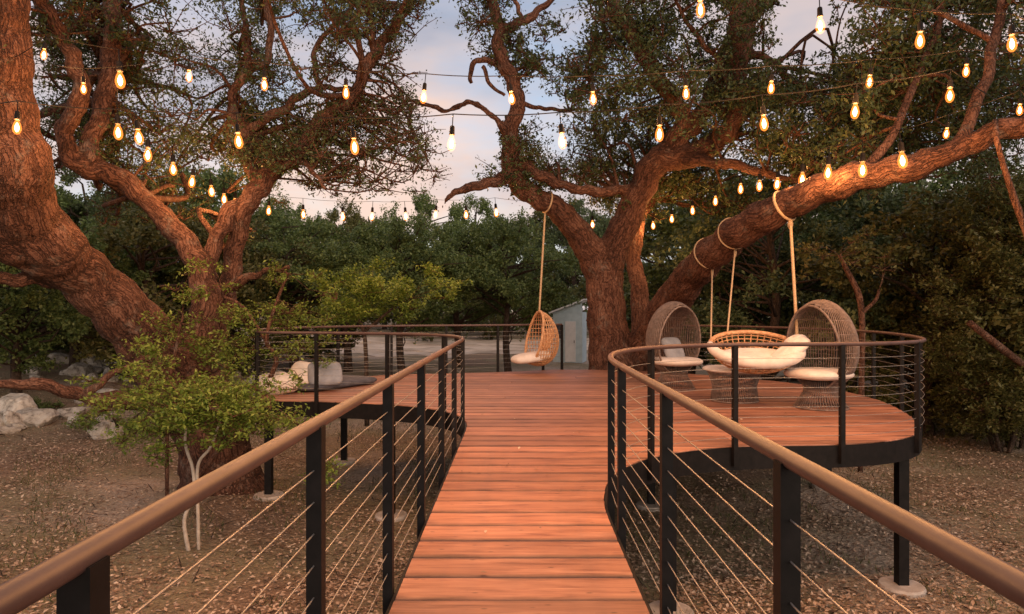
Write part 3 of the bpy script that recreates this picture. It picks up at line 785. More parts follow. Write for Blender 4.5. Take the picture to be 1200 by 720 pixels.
def railing(label, edge, side, straight_posts, spacing, y_end, first=None):
    root = thing('cable_railing', (edge[0][0], edge[0][1], 0), label, 'railing')
    off = Vector((edge[0][0], edge[0][1], 0))
    path = resample(edge)
    m = len(path); pp = []
    for i, p in enumerate(path):
        t = (path[min(i + 2, m - 1)] - path[max(i - 2, 0)]).normalized()
        pp.append(p + Vector((-t.y, t.x)) * side * 0.05)
    # smooth
    for _ in range(3):
        pp = [pp[0]] + [(pp[i - 1] + pp[i] * 2 + pp[i + 1]) / 4 for i in range(1, m - 1)] + [pp[-1]]
    s = [0.0]
    for i in range(1, m): s.append(s[-1] + (pp[i] - pp[i - 1]).length)
    RH = 1.095
    MB().tube([(p.x - off.x, p.y - off.y, RH - 0.022) for p in pp[::3] + [pp[-1]]], 0.022, 14).build('handrail', M['rail'], root, smooth=True)
    idx = []
    for yy in straight_posts:
        idx.append(min(range(m), key=lambda i: abs(pp[i].y - yy) + (0 if s[i] < y_end else 1e6)))
    last = s[idx[-1]]; nxt = last + (first or spacing)
    while nxt < s[-1] - 0.3:
        idx.append(min(range(m), key=lambda i: abs(s[i] - nxt))); nxt += spacing
    idx.append(m - 1)
    for i in idx:
        t = (pp[min(i + 2, m - 1)] - pp[max(i - 2, 0)])
        rz = math.atan2(t.y, t.x)
        x, yv = pp[i].x - off.x, pp[i].y - off.y
        MB().box((0, 0, (RH - 0.03 - 0.2) / 2), (0.05, 0.05, RH - 0.03 + 0.2), rz).build('post', M['steel'], root, loc=(x, yv, 0))
    for k in range(9):
        z = 0.10 + k * 0.103
        MB().tube([(p.x - off.x, p.y - off.y, z) for p in pp[::4] + [pp[-1]]], 0.0026, 5, caps=False).build('cable', M['cable'], root, smooth=True)
    return root
railing('black post cable railing with bronze handrail beside the floor cushions', LEFT_EDGE, 1, [-0.2, 1.03, 2.27, 3.5, 4.7, 5.95, 7.15, 8.5], 1.2, 10.3)
railing('black post cable railing with bronze handrail curving around the wicker chair terrace', RIGHT_EDGE, -1, [0.45, 1.73, 3.09, 4.46, 5.05], 1.2, 6.8, 1.62)

# ------------------------------------------------------------------ string lights
def bulb_meshes():
    h = MB()
    h.lathe([(0.004, 0.0), (0.004, -0.09), (0.013, -0.092), (0.019, -0.10), (0.021, -0.15), (0.023, -0.155), (0.023, -0.165), (0.015, -0.168)], 10)
    g = MB()
    g.lathe([(0.013, -0.166), (0.016, -0.18), (0.027, -0.205), (0.034, -0.235), (0.034, -0.255), (0.026, -0.28), (0.012, -0.293), (0.002, -0.296)], 12)
    nf = len(g.f)
    g.lathe([(0.004, -0.195), (0.010, -0.21), (0.016, -0.228), (0.016, -0.248), (0.010, -0.266), (0.003, -0.274)], 10)
    a, b2 = h.mesh('lamp_holder', True), g.mesh('bulb', True)
    a.materials.append(M['cord']); b2.materials.append(M['bulb']); b2.materials.append(M['filament'])
    b2.polygons.foreach_set('material_index', [0] * nf + [1] * (len(g.f) - nf))
    return a, b2
HOLD, BULB = bulb_meshes()
LAMP = bpy.data.lights.new('bulb_light', 'POINT')
LAMP.energy = BULB_W; LAMP.color = (1.0, 0.43, 0.135); LAMP.shadow_soft_size = 0.03
def string_lights(label, bulbs, ends=(None, None)):
    """bulbs: (px, py, Y) of each glowing bulb"""
    pos = [P(*b2) + Vector((0, 0, 0.235)) for b2 in bulbs]
    root = thing('string_lights', pos[0], label, 'string lights', 'bulb strings hung over the deck')
    off = pos[0]
    nodes = ([Vector(ends[0])] if ends[0] else []) + pos + ([Vector(ends[1])] if ends[1] else [])
    pts = []
    for i in range(len(nodes) - 1):
        a, b2 = nodes[i], nodes[i + 1]
        sag = 0.02 * (b2 - a).length
        for k in range(6):
            t = k / 6
            pts.append(a.lerp(b2, t) - Vector((0, 0, sag * 4 * t * (1 - t))) - off)
    pts.append(nodes[-1] - off)
    MB().tube(pts, 0.0045, 5).build('cord', M['cord'], root)
    for p in pos:
        h = link('lamp_holder', HOLD, None, root, p - off)
        k_ = 0.95 if p.y < 8 else 1.65          # back bulbs enlarged, size stands in for their glow
        h.scale = (k_, k_, k_)
        h.rotation_euler = (random.uniform(-.1, .1), random.uniform(-.1, .1), 0)
        link('bulb', BULB, None, h)
        l = bpy.data.objects.new('bulb_light', LAMP); COL.objects.link(l); l.parent = h; l.location = (0, 0, -0.24)
for st_ in STRINGS: string_lights(*st_)

# ------------------------------------------------------------------ furniture
def egg_curve_shell(rx, rz, cz, phis, cut, lo=0.02, n=26):
    """meridian wires of an egg shell opened by the tilted plane cut=(nx,nz,d): keep nx*x+nz*(z-cz) < d"""
    out = []
    for ph in phis:
        cur = []
        for k in range(n + 1):
            th = pi * (lo + (1 - 2 * lo) * k / n)
            zz = -cos(th); rr = sin(th) * (1.0 - 0.10 * zz)
            p = Vector((rx * rr * cos(ph), rx * rr * sin(ph), cz + rz * zz))
            if cut[0] * p.x + cut[1] * (p.z - cz) < cut[2]: cur.append(p)
            else:
                if len(cur) > 1: out.append(cur)
                cur = []
        if len(cur) > 1: out.append(cur)
    return out
def egg_hoops(rx, rz, cz, levels, cut, n=64):
    out = []
    for zz in levels:
        rr = math.sqrt(max(0, 1 - zz * zz)) * (1.0 - 0.10 * zz)
        cur = []
        for k in range(n + 1):
            a = 2 * pi * k / n
            p = Vector((rx * rr * cos(a), rx * rr * sin(a), cz + rz * zz))
            if cut[0] * p.x + cut[1] * (p.z - cz) < cut[2]: cur.append(p)
            else:
                if len(cur) > 1: out.append(cur)
                cur = []
        if len(cur) > 1: out.append(cur)
    return out
def egg_rim(rx, rz, cz, cut, n=56):
    """the opening's edge, found by marching out from the axis of the plane"""
    pts = []
    nrm = Vector((cut[0], 0, cut[1])); d = cut[2]; L2 = nrm.length; nrm /= L2; d /= L2
    c0 = nrm * d
    u = Vector((0, 1, 0)); v = nrm.cross(u)
    for k in range(n):
        a = 2 * pi * k / n
        dr = u * cos(a) + v * sin(a)
        lo_, hi_ = 0.0, 3.0
        for _ in range(40):
            mid = (lo_ + hi_) / 2
            q = c0 + dr * mid
            zz = q.z / rz
            ok = abs(zz) < 1 and math.hypot(q.x, q.y) < rx * math.sqrt(1 - zz * zz) * (1 - 0.10 * zz)
            if ok: lo_ = mid
            else: hi_ = mid
        q = c0 + dr * lo_
        pts.append(Vector((q.x, q.y, q.z + cz)))
    return pts
def cushion_mesh(rx, ry, h, e=0.35, n=28, m=10, bumps=0.0, p=0.75):
    vs, fs = [], []
    for j in range(m + 1):
        t = -pi / 2 + pi * j / m
        for k in range(n):
            a = 2 * pi * k / n
            cx, sx = cos(a), sin(a)
            X = math.copysign(abs(cx) ** p, cx); Y = math.copysign(abs(sx) ** p, sx)
            r = cos(t) ** e if cos(t) > 1e-6 else 0
            vs.append((rx * X * r, ry * Y * r, h / 2 * sin(t) + bumps * h * sin(3 * a + 1) * cos(2 * t)))
    for j in range(m):
        for k in range(n):
            k2 = (k + 1) % n
            fs.append((j * n + k, j * n + k2, (j + 1) * n + k2, (j + 1) * n + k))
    return MB().add(vs, fs)

def put(mb, name, mat, parent, loc=(0, 0, 0), rot=(0, 0, 0)):
    o = mb.build(name, mat, parent, smooth=True); o.location = loc; o.rotation_euler = rot
    return o

def cocoon_chair(loc, rz, label, pillow):
    root = thing('cocoon_chair', loc, label, 'chair', None, rz)
    rx, rzz, cz = 0.50, 0.66, 0.92
    cut = (1.0, -0.10, 0.17)
    sh = MB()
    for w in egg_curve_shell(rx, rzz, cz, [2 * pi * (k + 0.5) / 84 for k in range(84)], cut, 0.03): sh.tube(w, 0.0085, 4)
    for w in egg_hoops(rx, rzz, cz, [-0.8, -0.6, -0.15, 0.25, 0.55, 0.8, 0.93], cut): sh.tube(w, 0.006, 5)
    sh.build('wicker_shell', M['wicker'], root, smooth=True)
    MB().tube(egg_rim(rx, rzz, cz, cut), 0.017, 8, closed=True).build('rim', M['wicker'], root, smooth=True)
    bs = MB()
    for k in range(56):
        a = 2 * pi * k / 56
        bs.tube([(0.26 * cos(a), 0.26 * sin(a), 0.40), (0.23 * cos(a + .08), 0.23 * sin(a + .08), 0.25), (0.37 * cos(a + .16), 0.37 * sin(a + .16), 0.012)], 0.006, 5)
    for r, z in ((0.37, 0.014), (0.232, 0.25)):
        bs.tube([(r * cos(2 * pi * k / 40), r * sin(2 * pi * k / 40), z) for k in range(40)], 0.012, 6, closed=True)
    bs.build('base', M['wicker'], root, smooth=True)
    put(cushion_mesh(0.45, 0.43, 0.15), 'seat_cushion', M['cushion'], root, (0.05, 0, 0.50))
    if pillow:
        put(cushion_mesh(0.23, 0.22, 0.14, 0.6, p=0.42), 'pillow', M['pillow_blue'], root, (-0.05, 0.02, 0.72), (0, radians(62), 0))
    return root
cocoon_chair((4.45, 10.0, 0), radians(205), 'grey wicker cocoon chair with cream seat cushion near the curved front railing', False)
cocoon_chair((2.85, 12.4, 0), radians(-62), 'grey wicker cocoon chair with blue pillow standing beside the big trunk', True)

# wicker ottoman
ot = thing('ottoman', (3.42, 10.75, 0), 'round wicker drum ottoman with a pale cushioned top between the cocoon chairs', 'ottoman')
dm = MB()
for k in range(72):
    a = 2 * pi * k / 72
    dm.tube([(0.40 * cos(a), 0.40 * sin(a), 0.45), (0.33 * cos(a + .1), 0.33 * sin(a + .1), 0.24), (0.36 * cos(a + .2), 0.36 * sin(a + .2), 0.012)], 0.007, 5)
for r, z in ((0.36, 0.014), (0.332, 0.24), (0.402, 0.45)):
    dm.tube([(r * cos(2 * pi * k / 40), r * sin(2 * pi * k / 40), z) for k in range(40)], 0.012, 6, closed=True)
dm.build('drum', M['wicker'], ot, smooth=True)
put(cushion_mesh(0.47, 0.47, 0.09), 'top_cushion', M['cushion'], ot, (0, 0, 0.50))

def rope_pts(a, b2, n=10, sag=0.0):
    return [a.lerp(b2, k / n) + Vector((sag * sin(pi * k / n), 0, 0)) for k in range(n + 1)]

def limb_loop(near, rad):
    """rope loop round the oak limb nearest to a point: world points and its lowest point"""
    A = np.concatenate(SKEL); f = A[int(np.argmin(np.linalg.norm(A[:, :3] - np.array(near), axis=1)))]
    c, t_, r = Vector(f[:3]), Vector(f[9:12]), f[13] * 0.97 + rad * 0.5
    u = Vector((0, 0, -1)); u = (u - t_ * u.dot(t_)).normalized(); v = t_.cross(u)
    return [c + u * (r * cos(2 * pi * k / 24)) + v * (r * sin(2 * pi * k / 24)) for k in range(24)], c + u * r

# hanging nest seat
def nest():
    c = P(884, 412, 10.2)
    root = thing('hanging_nest_seat', c, 'oval rattan nest seat with cream cushions hung by ropes from the oak arm', 'hanging seat')
    rx, ry, rz_ = 0.66, 0.50, 0.36
    tilt = Matrix.Rotation(radians(24), 3, 'X')
    bowl = MB()
    for k in range(40):
        a = 2 * pi * k / 40
        w = []
        for j in range(10):
            t = (pi / 2) * (0.12 + 0.88 * j / 9)
            w.append(tilt @ Vector((rx * sin(t) * cos(a), ry * sin(t) * sin(a), -rz_ * cos(t) + 0.08)))
        bowl.tube(w, 0.010, 5)
    for j in range(1, 9):
        t = (pi / 2) * (0.12 + 0.88 * j / 9)
        bowl.tube([tilt @ Vector((rx * sin(t) * cos(2 * pi * k / 48), ry * sin(t) * sin(2 * pi * k / 48), -rz_ * cos(t) + 0.08)) for k in range(48)], 0.009, 5, closed=True)
    bowl.build('woven_bowl', M['rattan'], root, smooth=True)
    rim = [tilt @ Vector((rx * cos(2 * pi * k / 56), ry * sin(2 * pi * k / 56), 0.08)) for k in range(56)]
    MB().tube(rim, 0.032, 10, closed=True).build('rim', M['rattan'], root, smooth=True)
    put(cushion_mesh(0.54, 0.34, 0.17), 'seat_cushion', M['cushion'], root, (0.0, -0.06, -0.10), (radians(16), 0, 0))
    fr = [tilt @ Vector(((rx - 0.0) * cos(a), ry * sin(a), 0.075)) for a in [pi * (0.93 + 1.14 * k / 30) for k in range(31)]]
    MB().tube(fr, [0.02 + 0.065 * sin(pi * (k + 0.5) / 31) ** 0.35 * (1 + 0.06 * sin(k * 1.9)) for k in range(31)], 12).build('front_cushion', M['cushion'], root, smooth=True)
    put(cushion_mesh(0.34, 0.15, 0.14, 0.6, bumps=0.05), 'bolster', M['cushion'], root, (0.44, -0.22, 0.02), (radians(25), radians(-32), radians(8)))
    put(cushion_mesh(0.17, 0.13, 0.20, 0.6, bumps=0.05), 'throw_pillow', M['cushion'], root, (0.60, -0.04, 0.14), (0, radians(-20), 0))
    R = lambda w: [max(0.001, x) for x in w]
    for (a, b2, rad) in ((rim[28], P(828, 284, 13.1), 0.014), (rim[18], P(866, 290, 12.2), 0.014), (rim[1], P(914, 236, 10.9), 0.024)):
        lp, low = limb_loop(b2, rad)
        MB().tube(rope_pts(Vector(a), low - c), rad, 7).tube([q - c for q in lp], rad, 7, closed=True).tube([low - c - Vector((0, 0, 0.14)), low - c - Vector((0, 0, 0.07)), low - c], [rad * 1.3, rad * 2.0, rad * 1.2], 8).build('rope', M['rope'], root, smooth=True)
nest()

# single hanging egg chair
def hanging_egg():
    bot = P(631, 431, 15.5)
    root = thing('hanging_egg_chair', (bot.x, bot.y, 0.0), 'tan rattan egg chair with white cushion hanging on one long rope', 'hanging chair', None, radians(200))
    rx, rz_, cz = 0.46, 0.62, bot.z + 0.66
    cut = (1.0, 0.22, 0.10)
    sh = MB()
    for w in egg_curve_shell(rx, rz_, cz, [2 * pi * (k + .5) / 40 for k in range(40)], cut, 0.02): sh.tube(w, 0.010, 5)
    for w in egg_hoops(rx, rz_, cz, [-0.97, -0.9, -0.8, -0.68, -0.55, -0.4, -0.25, -0.1, 0.05, 0.2, 0.35, 0.5, 0.65, 0.78, 0.88, 0.95], cut): sh.tube(w, 0.009, 5)
    sh.build('rattan_shell', M['rattan'], root, smooth=True)
    MB().tube(egg_rim(rx, rz_, cz, cut), 0.03, 8, closed=True).build('rim', M['rattan'], root, smooth=True)
    put(cushion_mesh(0.46, 0.36, 0.2), 'seat_cushion', M['cushion'], root, (0.18, 0, cz - 0.42), (0, radians(8), 0))
    put(cushion_mesh(0.28, 0.28, 0.12, 0.6), 'back_cushion', M['rattan'], root, (-0.22, 0, cz - 0.02), (0, radians(70), 0))
    top = P(643, 233, 16.2)
    inv = Matrix.Rotation(-radians(200), 3, 'Z')
    lp, low = limb_loop(top, 0.022)
    e = inv @ (low - root.location)
    MB().tube(rope_pts(Vector((-0.02, 0, cz + rz_ - 0.02)), e), 0.022, 7).tube([inv @ (q - root.location) for q in lp], 0.022, 7, closed=True).build('rope', M['rope'], root, smooth=True)
hanging_egg()

# floor cushions on the left terrace
def floor_lounge():
    def top(name, mb, mat, loc, rot, label, cat):
        o = mb.build(name, mat, None, smooth=True); o.location = loc; o.rotation_euler = rot
        return tag(o, label, cat)
    top('floor_mattress', cushion_mesh(0.95, 0.55, 0.15, 0.25, p=0.35), M['pillow_dark'], (-3.55, 12.7, 0.078), (0, 0, radians(60)), 'charcoal floor mattress lying on the terrace boards', 'mattress')
    top('floor_pillow', cushion_mesh(0.30, 0.29, 0.20, 0.6, p=0.42), M['pillow_blue'], (-3.42, 12.15, 0.30), (radians(38), 0, radians(20)), 'blue grey square pillow leaning on the charcoal mattress', 'pillow')
    top('floor_pillow', cushion_mesh(0.28, 0.27, 0.18, 0.6, p=0.42), M['cushion'], (-3.80, 12.15, 0.29), (radians(42), radians(8), radians(-10)), 'cream pillow between the blue grey pillow and the beanbag', 'pillow')
    top('beanbag', cushion_mesh(0.38, 0.34, 0.36, 0.6, bumps=0.06), M['cushion'], (-4.1, 11.65, 0.17), (0, 0, 0.4), 'puffy white beanbag at the rounded end of the terrace', 'beanbag')
floor_lounge()

# ------------------------------------------------------------------ hut behind the trunk
def hut():
    c = onground(668, 424)
    Y = c.y; s = Y / F
    root = thing('garden_hut', c, 'small pale blue hut with white sloping roof behind the big trunk', 'hut', None, radians(-14))
    w, d, h = 34 * s, 34 * s, 58 * s
    MB().box((0, 0, h / 2), (w, d, h)).build('wall', M['hut'], root)
    ov, t_ = 0.2, 0.10
    prof = [(-w / 2 - ov, h - 0.10), (w / 2 + ov, h + 14 * s)]
    vs = [(x, yy, z + dz) for dz in (0.01, t_) for yy in (-d / 2 - ov, d / 2 + ov) for x, z in prof]
    MB().add(vs, [(0, 2, 3, 1), (4, 5, 7, 6), (0, 1, 5, 4), (2, 6, 7, 3), (0, 4, 6, 2), (1, 3, 7, 5)]).build('roof', M['hut_roof'], root)
    MB().add([(-w / 2, -d / 2 - .004, h), (w / 2, -d / 2 - .004, h), (w / 2, -d / 2 - .004, h + 13 * s)], [(0, 1, 2)]).build('gable', M['hut'], root)
    dr = MB().box((0.1 * w, -d / 2 - 0.02, h * 0.42), (w * 0.36, 0.04, h * 0.8)).build('door', M['hut_roof'], root)
    MB().box((0.23 * w, -d / 2 - 0.055, h * 0.42), (0.03, 0.03, 0.14)).build('handle', M['steel'], dr)
    wi = MB().box((-0.28 * w, -d / 2 - 0.015, h * 0.62), (w * 0.22, 0.03, h * 0.28)).build('window', M['pillow_dark'], root)
    MB().box((-0.28 * w, -d / 2 - 0.035, h * 0.46), (w * 0.27, 0.05, 0.05)).build('sill', M['hut_roof'], wi)
hut()

# ------------------------------------------------------------------ rocks
def rock_mesh(seed, flat=0.6):
    rr = random.Random(seed)
    bm = bmesh.new()
    bmesh.ops.create_icosphere(bm, subdivisions=3, radius=1.0)
    planes = [(Vector((rr.gauss(0, 1), rr.gauss(0, 1), rr.gauss(0, 1))).normalized(), rr.uniform(0.5, 0.82)) for _ in range(11)]
    for v in bm.verts:
        for nn, d in planes:
            q = v.co.dot(nn)
            if q > d: v.co -= nn * (q - d)
        v.co *= 1 + 0.05 * sin(v.co.x * 7 + seed) * cos(v.co.y * 6 + v.co.z * 5)
        v.co.z *= flat
    me = bpy.data.meshes.new('rock'); bm.to_mesh(me); bm.free()
    me.materials.append(M['rock'])
    return me
ROCKS = [rock_mesh(s, f) for s, f in ((1, .6), (2, .5), (3, .75), (4, .45), (5, .65), (6, .55))]
def rock(px, py, wpx, label, group, sink=0.25):
    p = onground(px, py); sc = wpx * p.y / F / 2
    o = link('limestone_rock', random.choice(ROCKS), None, None, (p.x, p.y, p.z + sc * 0.6 * (0.5 - sink)))
    o.scale = (sc, sc * random.uniform(.7, 1), sc * random.uniform(.7, 1.1))
    o.rotation_euler = (random.uniform(-.15, .15), random.uniform(-.15, .15), random.uniform(0, 6))
    tag(o, label, 'rock', group)
for i in range(34):
    rock(random.uniform(40, 165), 447 - random.uniform(0, 30), random.uniform(16, 34), 'pale limestone block in the tumbled bank behind the leaning oak', 'blocks of the limestone bank')
for i in range(16):
    rock(random.uniform(250, 330), 452 - random.uniform(0, 34), random.uniform(14, 28), 'pale limestone rock between the forked trunk and the terrace', 'rocks behind the terrace')
for i in range(18):
    rock(random.uniform(-20, 125), random.uniform(465, 515), random.uniform(26, 64), 'flat grey limestone slab half sunk in the slope', 'slabs of the stone slope', 0.35)
rock(148, 614, 15, 'small pale stone lying alone among the leaves', None)
rock(12, 500, 60, 'flat grey limestone slab half sunk in the slope', 'slabs of the stone slope', 0.35)

# ------------------------------------------------------------------ saplings, shrubs
def sapling(label, stems, clumps, mat, bark, leafsize, dens, name='sapling', cat='sapling', group=None):
    """stems: world polylines (x,y,z,r); clumps: (point, radius)"""
    root = thing(name, stems[0][0][:3], label, cat, group)
    off = np.array(stems[0][0][:3], float)
    st = MB(); tw = []; cents = []
    pts_all = []
    for s in stems:
        q = catmull(s, 5)
        pts_all += [a[:3] for a in q]
        st.tube([a[:3] - off for a in q], [max(0.004, a[3]) for a in q], 8, wob=0.06)
    PA = np.array(pts_all)
    for c, r in clumps:
        c = np.array(c, float)
        a = PA[int(np.argmin(np.linalg.norm(PA - c, axis=1)))]
        tw.append(([a, (a + c) / 2 + RNG.normal(size=3) * 0.05, c], [0.012, 0.009, 0.005]))
        cents.append(clump(c, r, int(2.8 * dens * (r / 0.4) ** 2), tw, squash=0.5))
    br = MB()
    for p, r in tw: br.tube([x - off for x in p], [x * 0.55 for x in r], 4, caps=False)
    tag(link('twigs', br.mesh('twigs', True), M['bark'], root), kind='stuff')
    link('stem', st.mesh('stem', True), M[bark], root)
    C = np.concatenate(cents)
    V = leaf_arrays(C, RNG.uniform(.7, 1.3, len(C)) * leafsize, flat=0.5) - off
    link('crown', leaf_mesh('crown', V), M[mat], root)
    return root

def W(px, py, Y, w):  # stem node
    p = P(px, py, Y); return (p.x, p.y, p.z, w * Y / F / 2)
g = onground(222, 645); Y = g.y
sapling('young light green sapling with two pale thin stems under the leaning oak',
        [[(g.x, g.y, g.z - 0.05, 0.028), W(216, 610, Y, 4.6), W(227, 580, Y, 4.2), W(226, 550, Y, 4), W(217, 518, Y, 3.5), W(222, 480, Y, 3)],
         [(g.x + 0.1, g.y + 0.05, g.z - 0.05, 0.024), W(232, 600, Y, 4), W(231, 560, Y, 4), W(234, 540, Y, 3.6), W(248, 522, Y, 3.2), W(262, 480, Y, 3)]],
        [(P(random.gauss(232, 56), random.gauss(470, 24), Y + random.uniform(-0.9, 1.0)), random.uniform(0.2, 0.38)) for _ in range(85)],
        'leaf_bright', 'bark_pale', 0.062, 120)
g = onground(330, 520); Y = 11.4
sapling('slender sapling with loose pale leaves rising beside the terrace corner',
        [[(g.x, Y, -1.8, 0.04), W(318, 440, Y, 6), W(312, 400, Y, 5), W(322, 360, Y, 4), W(338, 320, Y, 3)], [W(312, 400, Y, 4), W(285, 360, Y, 3.5), W(262, 348, Y, 3)]],
        [(P(random.gauss(318, 48), random.gauss(368, 36), Y + random.uniform(-0.7, 0.7)), random.uniform(0.2, 0.36)) for _ in range(46)],
        'leaf_bright', 'bark', 0.065, 80)
g = onground(200, 520); Y = 10.8
sapling('thin twiggy sapling with sparse yellow green leaves against the leaning trunk',
        [[(P(196, 500, Y).x, Y, -1.8, 0.03), W(196, 470, Y, 5), W(204, 420, Y, 4), W(214, 372, Y, 3)]],
        [(P(random.gauss(205, 26), random.gauss(392, 26), Y + random.uniform(-0.4, 0.4)), random.uniform(0.18, 0.3)) for _ in range(26)],
        'leaf_bright', 'bark', 0.065, 50)
Y = 18.5
sapling('mid green bushy young tree behind the left terrace railing',
        [[(P(430, 430, Y).x, Y, -1.8, 0.07), W(428, 400, Y, 5), W(420, 370, Y, 4), W(432, 335, Y, 3)], [W(426, 390, Y, 4), W(460, 362, Y, 3), W(480, 350, Y, 2)], [W(424, 380, Y, 4), W(395, 360, Y, 3), W(380, 345, Y, 2)]],
        [(P(random.gauss(436, 36), random.gauss(346, 17), Y + random.uniform(-1.2, 1.2)), random.uniform(0.3, 0.55)) for _ in range(46)],
        'leaf_bright', 'bark_dark', 0.10, 90)
# bare forked stick sapling behind the right cocoon chair
Y = 13.4
sapling('thin bare forked sapling behind the right cocoon chair',
        [[(P(1008, 470, Y).x, Y, -1.8, 0.05), W(1010, 420, Y, 7), W(1010, 375, Y, 7), W(1006, 345, Y, 7), W(992, 316, Y, 6), W(984, 300, Y, 4)], [W(1009, 368, Y, 5), W(1026, 352, Y, 4), W(1030, 340, Y, 3)]],
        [(P(random.gauss(1000, 22), random.gauss(300, 14), Y + random.uniform(-.5, .5)), 0.3) for _ in range(8)],
        'leaf_olive', 'bark', 0.08, 40)

def shrub(label, px, py, wpx, hpx, Y, n, mat, leafsize, dens, rad, bark='bark_dark', cat='shrub', group=None):
    x = P(px, py, Y).x; gz = ground_h(x, Y)
    stems = []
    for k in range(5):
        a = 2 * pi * k / 5
        q = P(px + wpx * 0.3 * cos(a), py - hpx * 0.2, Y)
        stems.append([(x + 0.12 * cos(a), Y + 0.12 * sin(a), gz - 0.05, 0.05), ((x + q.x) / 2, Y + 0.3 * sin(a), (gz + q.z) / 2, 0.035), (q.x, Y + 0.7 * sin(a), q.z, 0.015)])
    cl = []
    for _ in range(n):
        while True:
            u, v2, w = (random.uniform(-1, 1) for _ in range(3))
            if u * u + v2 * v2 + w * w < 1: break
        p = P(px + u * wpx / 2, py + v2 * hpx / 2, Y + w * wpx / 2 * Y / F)
        p.z = max(p.z, ground_h(p.x, p.y) + 0.15)
        cl.append((p, random.uniform(*rad)))
    return sapling(label, stems, cl, mat, bark, leafsize, dens, 'shrub', cat, group)
shrub('tall olive leaved shrub with a broken pale branch beside the leaf strewn slope', 1190, 350, 190, 320, 15.5, 150, 'leaf_olive', 0.10, 70, (0.4, 0.75))
shrub('low olive shrub at the foot of the tall shrub', 1175, 470, 150, 76, 15.0, 44, 'leaf_olive', 0.09, 70, (0.35, 0.6))
shrub('dark green shrub behind the limestone bank', 60, 372, 240, 80, 36, 80, 'leaf_far', 0.16, 60, (0.8, 1.3))
shrub('small dark shrub growing among the limestone slabs', 50, 486, 44, 34, 19, 12, 'leaf_far', 0.08, 90, (0.2, 0.3))
shrub('leafy green shrub below the low bare arm of the leaning oak', 140, 492, 120, 36, 16.5, 26, 'leaf_bright', 0.07, 70, (0.2, 0.34))
# broken branch stub, lit, in the tall shrub
a, b2 = P(1136, 378, 13.2), P(1172, 407, 13.4)
gx = P(1200, 430, 14.0)
o = MB().tube([a - gx, b2 - gx, P(1215, 440, 14.2) - gx, Vector((0.3, 0.2, ground_h(gx.x, gx.y) - gx.z))], [0.06, 0.07, 0.07, 0.07], 9, wob=0.1).build('broken_branch', M['bark'], None, smooth=True, loc=gx)
tag(o, 'broken bare branch sticking out of the tall olive shrub', 'branch')
a = P(1166, 150, 8.8)
o = MB().tube([Vector((0, 0, 0.1))] + [P(x, yy, 8.6) - a for x, yy in ((1168, 165), (1176, 195), (1188, 232), (1204, 275), (1215, 330))], [0.03, 0.03, 0.035, 0.04, 0.045, 0.045], 8, wob=0.1).build('hanging_vine', M['bark'], None, smooth=True, loc=a)
tag(o, 'bare woody vine hanging from the end of the sweeping oak arm', 'vine')

# ------------------------------------------------------------------ woodland behind
def wood_tree_proto(seed, H, Rw, mat, leafsize, nclump, dens, low=0.15):
    rr = random.Random(seed); rng = np.random.default_rng(seed)
    tr = MB(); tw = []; cents = []
    lean = rr.uniform(-0.4, 0.4)
    trunk = catmull([(0, 0, -0.3, 0.05 * H * 0.5), (lean * 0.3, 0.1, H * 0.2, 0.04 * H * 0.5), (lean, -0.1, H * 0.45, 0.03 * H * 0.5), (lean * 1.4, 0.1, H * 0.75, 0.012 * H)], 5)
    tr.tube([p[:3] for p in trunk], [p[3] for p in trunk], 9, wob=0.06)
    T = np.array([p[:3] for p in trunk])
    for k in range(nclump):
        u = rng.normal(size=3); u /= np.linalg.norm(u); q = u * rng.uniform(0.35, 1.0) ** 0.6
        z = H * (low + (1 - low) * (q[2] * 0.5 + 0.5))
        wz = math.sin(pi * min(1, max(0.06, (z / H - low * 0.6) / (1.05 - low * 0.6)))) ** 0.5
        c = np.array([q[0] * Rw * wz, q[1] * Rw * wz, z])
        zb = max(H * 0.12, c[2] - rng.uniform(0.5, 1.5))
        a = T[int(np.argmin(np.abs(T[:, 2] - zb)))]
        mid = (a + c) / 2 + rng.normal(size=3) * 0.2
        tw.append(([a, mid, c], [0.05, 0.03, 0.012]))
        r = rng.uniform(0.55, 1.0) * Rw * 0.26
        cents.append(clump(c, r, dens, None, rng, 0.7, spray=9))
    for p, r in tw: tr.tube(p, r, 5, caps=False)
    C = np.concatenate(cents)
    V = leaf_arrays(C, rng.uniform(.7, 1.3, len(C)) * leafsize, 1.9, rng=rng)
    mt, mc = tr.mesh('trunk', True), leaf_mesh('crown', V)
    mt.materials.append(M['bark_dark']); mc.materials.append(M[mat])
    return mt, mc, H
PROTO = [wood_tree_proto(21, 7.0, 3.4, 'leaf_far', 0.13, 66, 440), wood_tree_proto(22, 6.2, 2.6, 'leaf_cedar', 0.115, 62, 440, 0.05), wood_tree_proto(23, 8.0, 3.6, 'leaf_far', 0.14, 66, 430, 0.28),
         wood_tree_proto(24, 5.2, 3.0, 'leaf_olive', 0.12, 56, 420, 0.08), wood_tree_proto(25, 7.4, 3.0, 'leaf_cedar', 0.12, 68, 440, 0.06)]
KIND = ['round crowned green oak', 'dark conical cedar', 'tall loose crowned green oak', 'low olive green thicket tree', 'tall dark cedar']
def zone(px, Y):
    if px < 290: return 'in the wood beyond the leaning oak'
    if px < 590: return 'beyond the sandy drive and left terrace'
    if px < 830: return 'beyond the blue hut and big trunk'
    if Y < 19: return 'behind the tall olive shrub'
    return 'in the wood beyond the wicker chair terrace'
